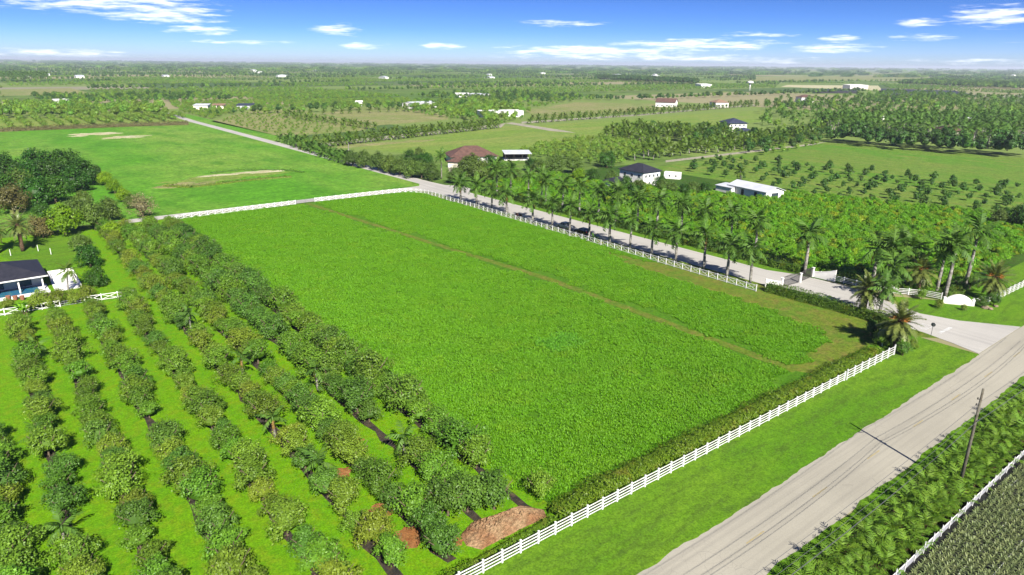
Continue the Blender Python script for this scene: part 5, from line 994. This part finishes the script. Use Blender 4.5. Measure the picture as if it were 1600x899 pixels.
house('black_roof_house', 'white two storey house with black hip roof', (1004, 294), (1028, 288), 12, 5.6, 2.6, 'hip', rz=R(0), W=9.5, wins=WL2, side=tuple((u, u + .1, z, z + 1.1) for u in (.12, .42, .72) for z in (.9, 3.6)))
house('porch_wing', 'small black roofed wing left of the two storey house', (962, 296), (985, 298), 6, 2.4, 1.6, 'hip', cat='house', W=7, rz=R(0))
house('long_shed', 'long white shed with pale metal roof behind the shrubs', (1138, 300), (1196, 313), 8.5, 2.6, 1.5, 'gable', roofm='roof_metal', over=.5, doors=((.35, .42, 2.0, 'dark'), (.7, .77, 2.0, 'dark')), side=((.3, .7, .3, 2.2),), cat='shed')
house('lean_to', 'low pale lean-to left of the long white shed', (1118, 298), (1142, 303), 5, 2.0, .5, 'flat', roofm='roof_metal', over=.3, cat='shed')
house('white_trailer', 'white box trailer at the corner of the bush field', (1037, 279), (1062, 281), 2.6, 2.4, .1, 'flat', roofm='stucco', over=.05, cat='trailer', wins=((.3, .4, .9, 1.7), (.7, .8, .9, 1.7)))
house('warehouse', 'white metal warehouse with two dark doors', (645, 171), (682, 169), 16, 5.0, 1.6, 'gable', roofm='roof_metal', over=.3, doors=((.3, .45, 3.6, 'dark'), (.78, .92, 3.6, 'dark')), cat='warehouse')
house('flat_house', 'long white flat roofed house at the end of the avenue', (752, 184), (818, 183), 14, 5.0, .2, 'flat', roofm='stucco', over=.4, wins=W4)
house('barn', 'white barn house with mauve brown roof before the yellow field', (1024, 167), (1054, 168), 16, 4.8, 4.0, 'gable', roofm='roof_red', over=.6, wins=W4, cat='barn')
house('blue_roof_house', 'white two storey house with blue grey hip roof in trees', (1138, 206), (1166, 206), 16, 5.6, 3.0, 'hip', roofm='roof_blue', over=.9, wins=WL2)
house('blue_roof_wing', 'front wing with blue grey roof and white terrace', (1160, 214), (1176, 213), 8, 3.2, 2.2, 'hip', roofm='roof_blue', over=.6, wins=((.3, .7, .8, 2.2),))
for i, (p0, p1, dp, wh, rh, rt, rm, wm_, lb, ct) in enumerate([((1252, 160), (1271, 160), 14, 6, 3, 'hip', 'roof_red', 'stucco', 'white house with pale red roof above the right forest', 'house'), ((1352, 186), (1378, 187), 18, 6, 3.6, 'hip', 'roof_tan', 'stucco', 'house with tan hip roof in the right forest', 'house'), ((1378, 187), (1396, 187), 12, 4, 2.6, 'hip', 'roof_tan', 'stucco', 'lower tan roofed wing in the right forest', 'house'), ((1460, 222), (1500, 224), 16, 7, 3.4, 'hip', 'roof_red', 'cream', 'red roofed house rising over the dark tree belt', 'house'), ((85, 164), (112, 163), 12, 4, 1.2, 'gable', 'stucco', 'stucco', 'long white shed at the left behind the tree belt', 'shed'), ((303, 173), (325, 173), 10, 4.5, 1.0, 'flat', 'roof_metal', 'cream', 'brown shed with pale roof at the top of the far road', 'shed'), ((332, 170), (350, 170), 8, 3, 1.2, 'flat', 'roof_tan', 'cream', 'small orange roofed hut beside the brown shed', 'hut'), ((369, 171), (394, 171), 14, 3.5, 1.0, 'flat', 'roof_blue', 'roof_metal', 'grey blue canopy right of the brown shed', 'canopy'), ((713, 152), (735, 152), 12, 4, 1, 'flat', 'stucco', 'stucco', 'small white house behind the warehouse', 'house'), ((734, 153), (757, 154), 14, 4.5, 1.4, 'gable', 'roof_metal', 'stucco', 'white shed next to the small white house', 'shed'), ((1118, 168), (1138, 168), 16, 5, 3.2, 'hip', 'roof_tan', 'stucco', 'tan roofed house right of the white barn', 'house'), ((1328, 139), (1356, 139), 22, 7, 1, 'flat', 'stucco', 'stucco', 'far white packing house on the sandy yard', 'warehouse'), ((1095, 137), (1112, 137), 22, 6, 1, 'flat', 'stucco', 'stucco', 'far white shed at the end of the dark belt', 'shed'), ((1488, 200), (1518, 198), 16, 6, 1, 'flat', 'stucco', 'stucco', 'white flat building in the right palm forest', 'house'), ((556, 166), (566, 166), 8, 4, 1, 'flat', 'stucco', 'stucco', 'tiny white shed above the small pale field', 'shed'), ((1505, 193), (1520, 193), 8, 4, 1, 'flat', 'roof_metal', 'stucco', 'pale roof behind the flat building in the palm forest', 'shed')]):
    house('far_house' if ct == 'house' else ct, lb, p0, p1, dp, wh, rh, rt, wm_, rm, .6, ((.1, .2, 1, 2.4), (.42, .52, 1, 2.4), (.78, .88, 1, 2.4)) if ct == 'house' else (), ((.4, .6, 2.6, 'dark'),) if ct != 'house' else (), cat=ct)
x, y = g(1171, 142); wt_ = thing('water_tower', 'white mushroom shaped water tower in the distance', 'water tower', (x, y, 0)); new('stem', MB().tube([(0, 0, -.2), (0, 0, 8), (0, 0, 12)], [1.3, 1.0, 2.0], 14).mesh('stem', M['stucco'], True), wt_); new('tank', MB().tube([(0, 0, 12), (0, 0, 13.5), (0, 0, 15.5), (0, 0, 17)], [2.0, 5.6, 5.6, 1.8], 18).mesh('tank', M['stucco'], True), wt_)
rr = random.Random(3)
nsh = 0
for px in sorted(rr.uniform(30, 1590) for _ in range(26)):                                   # far white roofs that dot the land near the horizon
    py = 100 + (px / 1600) * 12 + rr.uniform(6, 22); x, y = g(px, py)
    if 1180 < px < 1460: continue
    nsh += 1
    t = thing('distant_shed', 'tiny pale farm shed near the horizon, %s of these from the left' % ordn(nsh), 'shed', (x, y, 0), rr.choice([0, math.pi / 2]), 'distant sheds near the horizon'); w_, d_3, h_ = rr.uniform(14, 40), rr.uniform(10, 18), rr.uniform(4, 6); new('wall', MB().box(0, w_, 0, d_3, 0, h_).mesh('wall', M['stucco']), t); new('roof', MB().profile([(-.5, h_), (w_ + .5, h_), (w_ / 2, h_ + 2.2)], -.5, d_3 + .5).mesh('roof', M['roof_metal']), t)
# ------------------------------------------------------------------ air
hz_ = bpy.data.materials.new('haze_air'); hz_.use_nodes = True; t = hz_.node_tree; t.nodes.clear(); q = NB(t); pv = q.n('ShaderNodeVolumePrincipled'); pv.inputs['Color'].default_value = (.82, .9, 1.0, 1); pv.inputs['Density'].default_value = 8e-5; pv.inputs['Anisotropy'].default_value = 0.2
oo = q.n('ShaderNodeOutputMaterial'); t.links.new(pv.outputs[0], oo.inputs['Volume'])
if HAZE: tag(new('haze', MB().box(-43000, 43000, -43000, 43000, -1.5, 60).mesh('haze', hz_)), 'thin blue haze over the far land', kind='stuff')
